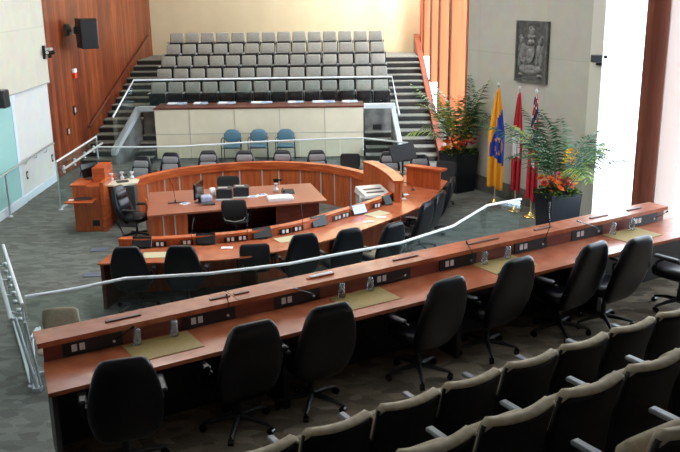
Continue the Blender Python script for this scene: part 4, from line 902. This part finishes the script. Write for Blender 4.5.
# ------------------------------------------------------------------ blue visitor chairs
def visitor_chair(label):
    e = empty('visitor_chair', (0,0,0), 0, label, 'chair')    # faces +Y in local
    f = MB(); rows = []
    for t, hw, ht in [(0,.13,.012),(.06,.19,.022),(.35,.235,.03),(.7,.22,.026),(.93,.15,.02),(1,.08,.008)]:
        rows.append((0, -.22-.05*t, .52+.34*t, hw, ht))
    f.loft(rows, 20, 2.8); f.build('backrest', BLUEC, e)
    f = MB(); f.loft([(0,0,.41,.20,.19),(0,0,.43,.235,.22),(0,0,.46,.235,.22),(0,0,.475,.19,.18)], 20, 4); f.build('seat', BLUEC, e)
    for sx in (-1, 1):
        f = MB(); f.tube([(sx*.26,.22,0),(sx*.26,.20,.62),(sx*.26,.15,.65),(sx*.26,-.18,.65),(sx*.25,-.22,.62)], .012); f.build('front_leg', BLK, e)
        f = MB(); f.tube([(sx*.25,-.28,0),(sx*.24,-.24,.45),(sx*.22,-.25,.75)], .012); f.build('rear_leg', BLK, e)
    f = MB(); f.tube([(-.25,-.22,.41),(.25,-.22,.41)], .010); f.tube([(-.26,.19,.41),(.26,.19,.41)], .010); f.build('cross_bar', BLK, e)
    return e
vc = visitor_chair('x'); usedv = [False]
for k, x in enumerate((-2.95, -2.22, -1.47)):
    place(vc, usedv, x, 23.12, .001, PI, 'blue vinyl visitor chair against the cream wall, %s of three' % ['left', 'middle', 'right'][k], 'blue visitor chairs')
# pale chair behind the raised desk end
e = empty('visitor_chair', (-3.48, 9.66, .001), 0, 'beige backed chair behind the left end of the raised desk', 'chair')
e.rotation_euler = (0, 0, PI+.1)
f = MB(); rows = [(0,-.22-.05*t,.50+.36*t,hw,ht) for t, hw, ht in [(0,.16,.012),(.06,.21,.022),(.5,.235,.03),(.9,.22,.026),(1,.17,.008)]]; f.loft(rows, 20, 4); f.build('backrest', SEATB, e)
f = MB(); f.loft([(0,0,.41,.20,.19),(0,0,.43,.235,.22),(0,0,.46,.235,.22),(0,0,.475,.19,.18)], 20, 4); f.build('seat', SEATB, e)
for sx in (-1, 1):
    f = MB(); f.tube([(sx*.25,.2,0),(sx*.25,.18,.62),(sx*.25,-.2,.64)], .012); f.box((sx*.25-.03,-.14,.64),(sx*.25+.03,.16,.665)); f.build('armrest', WHITEM, e)
    f = MB(); f.tube([(sx*.22,-.26,0),(sx*.22,-.24,.55)], .012); f.build('leg', STEEL, e)
# floor boxes on the carpet
for k, (x, y, nm) in enumerate(((100, 250, 'nearer the horseshoe'), (94, 275, 'nearer the glass guard'))):
    p = at(x, y, 0); f = MB(); f.box((-.16,-.11,.001),(.16,.11,.012), T=Tr(p.x, p.y, 0) @ Rz(.05)); tag(f.build('floor_box', mat('steel_blue_plate', (.10,.13,.18), .4)), 'flat dark floor box set in the grey carpet %s' % nm, 'floor box')
f = MB(); f.tube([at(116,222,.12), at(119,226,.02), at(124,234,.005), at(131,238,.005)], .012, 6); tag(f.build('power_cord', BLK), 'black power cord curling from the lectern to the floor', 'cord')
# ------------------------------------------------------------------ raised bench desk
BLEN = 9.0; LEN_L = 7.72
e = empty('bench_desk', (B0.x, B0.y, BL), BANG, 'long straight cherry wood staff desk on the raised floor', 'desk')
LH = .92
f = MB(); f.prism([(0, 0), (BLEN, 0), (BLEN, .60), (.10, .60)], .705, .74); f.build('desktop', WOODT, e)
f = MB(); f.prism([(.11, .585), (LEN_L-.02, .585), (LEN_L-.02, .62), (.12, .62)], .002, LH-.045); f.build('back_panel', mat('maroon_panel', (.17,.035,.022), .35, col2=(.24,.055,.035), scale=3, stretch=(1,1,6)), e)
f = MB(); f.prism([(LEN_L-.05, .621), (LEN_L-.02, .621), (LEN_L-.02, .82), (LEN_L-.05, .82)], .002, LH-.045); f.build('ledge_end', WOOD, e)
JN = [1.83, 3.95, 5.88]
xs = [.02] + JN + [LEN_L+.02]
for a, b in zip(xs[:-1], xs[1:]):
    f = MB(); sl = .04 if a < .1 else 0; f.prism([(a+.003+sl*1.1, .555), (b-.003, .555), (b-.003, .84), (a+.003+sl*1.8, .84)], LH-.045, LH); f.build('ledge', WOODT, e)
f = MB(); f.prism([(.03, .04), (.07, .04), (.15, .60), (.11, .60)], .002, .705); f.build('end_panel', FABG, e)
for k, u_ in enumerate((2.03, 3.99, 6.02)):
    f = MB(); f.box((u_-.03, .06, .002), (u_+.03, .58, .705)); f.build('support_panel', BLK, e)
f = MB(); f.box((.16, .52, .002), (BLEN-.1, .56, .66)); f.build('modesty_panel', BLK, e)
PNL = [(.258,.758),(1.30,1.80),(2.20,2.69),(3.28,3.76),(4.14,4.636),(5.19,5.683),(6.08,6.59),(7.08,7.58)]
MICE = [(.14,.10,.08), (-.02,.20,.17), (-.20,.12,.10), (-.26,.02,-.03), (-.10,.30,.19), (.10,.42,.38), (-.36,.30,.16), (.16,.05,.05)]
for k, (a, b) in enumerate(PNL):
    hw = (b-a)/2
    f = MB(); f.box((-hw, -.012, -.066), (hw, .0, .056)); o = f.build('console_panel', BLK, e); o.location = ((a+b)/2, .584, .812)
    for q in (-hw*.62, -hw*.36): f = MB(); f.box((q-.022, -.018, -.030), (q+.022, -.012, .030)); f.build('socket', OUTL, o)
    f = MB(); f.lathe([(.012,0),(.012,.01),(.006,.014),(0,.014)], 12, T=Tr(hw*.70, -.012, -.02) @ Rx(PI/2)); f.build('microphone_jack', STEEL, o)
    dx, dz, dy = MICE[k]
    s_ = Vector((hw*.70, -.03, .0)); tp_ = s_+Vector((dx, -.03 if dy < .2 else .05, dy)); f = MB(); f.tube([s_, s_+Vector((dx*.4, -.04, dy*.5)), tp_], .005, 6); f.tube([tp_, tp_+(tp_-s_)*.18], .010, 8); f.build('gooseneck_microphone', BLKG, o)
for k, (uc, vc_) in enumerate(((1.03, .36), (3.06, .36), (4.86, .38), (6.86, .36))):
    pl_ = ['at the left end', 'second from the left', 'third from the left', 'at the right end'][k]
    f = MB(); f.box((-.29,-.20,0),(.29,.19,.005), T=Tr(*bw(uc, vc_, BL+.741)) @ Rz(BANG)); tag(f.build('desk_mat', MATG), 'sage green desk mat on the raised desk, %s' % pl_, 'desk mat', 'desk mats on the raised desk')
    for q, (du, nm) in enumerate(((-.17, 'left'), (.16, 'right'))):
        p = bw(uc+du, .50, BL+.747)
        f = MB(); f.lathe([(.0,.002),(.036,.002),(.030,.135),(.026,.14),(.0,.14)], 16, T=Matrix.Translation(p)); f.lathe([(.033,.004),(.027,.130),(0,.130)], 16, T=Matrix.Translation(p))
        tag(f.build('glass_tumbler', GLT), 'upturned clear tumbler, %s one on the green desk mat %s' % (nm, pl_), 'glass', 'tumblers on the raised desk')
for k, (a, b) in enumerate(((.66,.97),(1.61,1.81),(1.85,2.0),(2.62,2.92),(3.63,3.94),(4.62,5.05),(5.60,5.86),(6.50,6.80),(7.15,7.40))):
    f = MB(); f.box((a,-.02,0),(b,.02,.012), T=Tr(*bw(0, .70, BL+.921)) @ Rz(BANG), bev=.004)
    if k == 3: f.box((a+.04,-.018,.012),(b-.01,.03,.02), mi=1, T=Tr(*bw(0, .70, BL+.921)) @ Rz(BANG))
    tag(f.build('name_holder', [WOODD if k != 3 else WOOD, WHITE]), 'slim wooden name plate holder on the raised desk ledge, %s from the left' % ORD[k], 'name holder', 'name plate holders along the ledge')
# ------------------------------------------------------------------ audience seats seen from behind
def audience_seat(label, hw=.27):
    e = empty('audience_seat', (0,0,0), 0, label, 'seat')     # faces +Y
    f = MB(); n_ = 14; prof = []
    def pt(s_, y, z): # curved shell: s in -1..1
        return Vector((hw*s_, -.02 - .05*(1-s_*s_) + y, z))
    # shell
    vs = []; fs = []
    zs = [(.06,.03),(.30,-.01),(.55,-.04),(.78,-.10),(.83,-.115)]
    for (z, y) in zs:
        for i in range(n_+1): s_ = -1+2*i/n_; vs.append(pt(s_, y, z + (.0 if z < .7 else -.015*(1-s_*s_)+.0)))
    m0 = len(vs)
    for (z, y) in zs:
        for i in range(n_+1): s_ = -1+2*i/n_; vs.append(pt(s_, y+.03, z + (.0 if z < .7 else -.015*(1-s_*s_))))
    for base, r in ((0, 1), (m0, -1)):
        for j in range(len(zs)-1):
            for i in range(n_): q = [base+j*(n_+1)+i, base+j*(n_+1)+i+1, base+(j+1)*(n_+1)+i+1, base+(j+1)*(n_+1)+i]; fs.append(q)
    W_ = n_+1; tj = (len(zs)-1)*W_
    for i in range(n_): fs.append([i, i+1, m0+i+1, m0+i]); fs.append([tj+i, tj+i+1, m0+tj+i+1, m0+tj+i])
    for j in range(len(zs)-1):
        for i in (0, n_): fs.append([j*W_+i, (j+1)*W_+i, m0+(j+1)*W_+i, m0+j*W_+i])
    f.add(vs, fs, 0, True); f.build('back_shell', SEATD, e)
    # upholstered roll over the front and top
    f = MB(); pts = []
    rows = []
    vs = []; fs = []; sec = [(.034,.79),(-.004,.832),(-.008,.85),(.02,.868),(.065,.862),(.085,.83),(.085,.60),(.07,.40),(.045,.36)]
    for i in range(n_+1):
        s_ = -1+2*i/n_; ed = max(0, abs(s_)-.86)/.14
        for (y, z) in sec: 
            zz_ = min(z, .83); lean = -.115
            for (za, ya), (zb2, yb2) in zip(zs[:-1], zs[1:]):
                if za <= zz_ <= zb2: lean = ya + (yb2-ya)*(zz_-za)/(zb2-za)
            yy_ = y if z > .81 else max(y, .045)
            b_ = pt(s_*.985, 0, 0); vs.append(Vector((b_.x, b_.y + yy_*(1-.3*ed) + lean + .002, z - .015*(1-s_*s_) - .03*ed*ed)))
    k_ = len(sec)
    for i in range(n_):
        for j in range(k_): fs.append([i*k_+j, (i+1)*k_+j, (i+1)*k_+(j+1) % k_, i*k_+(j+1) % k_])
    fs.append(list(range(k_))); fs.append([n_*k_+j for j in range(k_)])
    f.add(vs, fs, 0, True); f.build('upholstery', SEATB, e)
    f = MB(); f.loft([(0,0,0,.22,.03),(0,0,.02,.25,.05),(0,0,.36,.25,.05),(0,0,.40,.22,.02)], 18, 5, T=Tr(0,.13,.30) @ Rx(.10)); f.build('folded_seat', SEATB, e)
    f = MB(); f.box((-hw-.035,.0,.58),(-hw+.02,.36,.61), bev=.008); f.build('armrest', ARMG, e)
    f = MB(); f.box((-hw-.02,-.04,0),(-hw+.01,.16,.56)); f.build('side_frame', SEATD, e)
    return e
def bwa(u, v):
    p = Vector((-2.217, 5.786)) + Vector((.8414, .5404))*u + Vector((-.5404, .8414))*v; return (p.x, p.y)
as0 = audience_seat('x'); usedA = [False]
# right-hand top corners of each seat back, along the bench direction
for k, u_ in enumerate([1.172, 1.754, 2.350, 2.935, 3.540, 4.130, 4.730, 5.33]):
    p = bwa(u_ - .29, -1.66)
    place(as0, usedA, p[0], p[1], BL+.001, BANG, 'beige topped audience seat, %s from the left in the row nearest the desk' % ORD[k], 'audience seats in the row nearest the desk')
for k in range(5):
    p = bwa(1.72 + .62*k - .31, -2.74)
    place(as0, usedA, p[0], p[1], BL+.371, BANG, 'dark backed audience seat, %s from the left in the second row from the desk' % ORD[k], 'audience seats in the second row', 1.03)
for k in range(2):
    p = bwa(2.15 + .62*k, -3.78)
    place(as0, usedA, p[0], p[1], BL+.741, BANG, ['audience seat at the bottom right corner of the photo, in the nearest row', 'audience seat just right of the bottom right corner seat'][k], 'audience seats in the nearest row', 1.03)
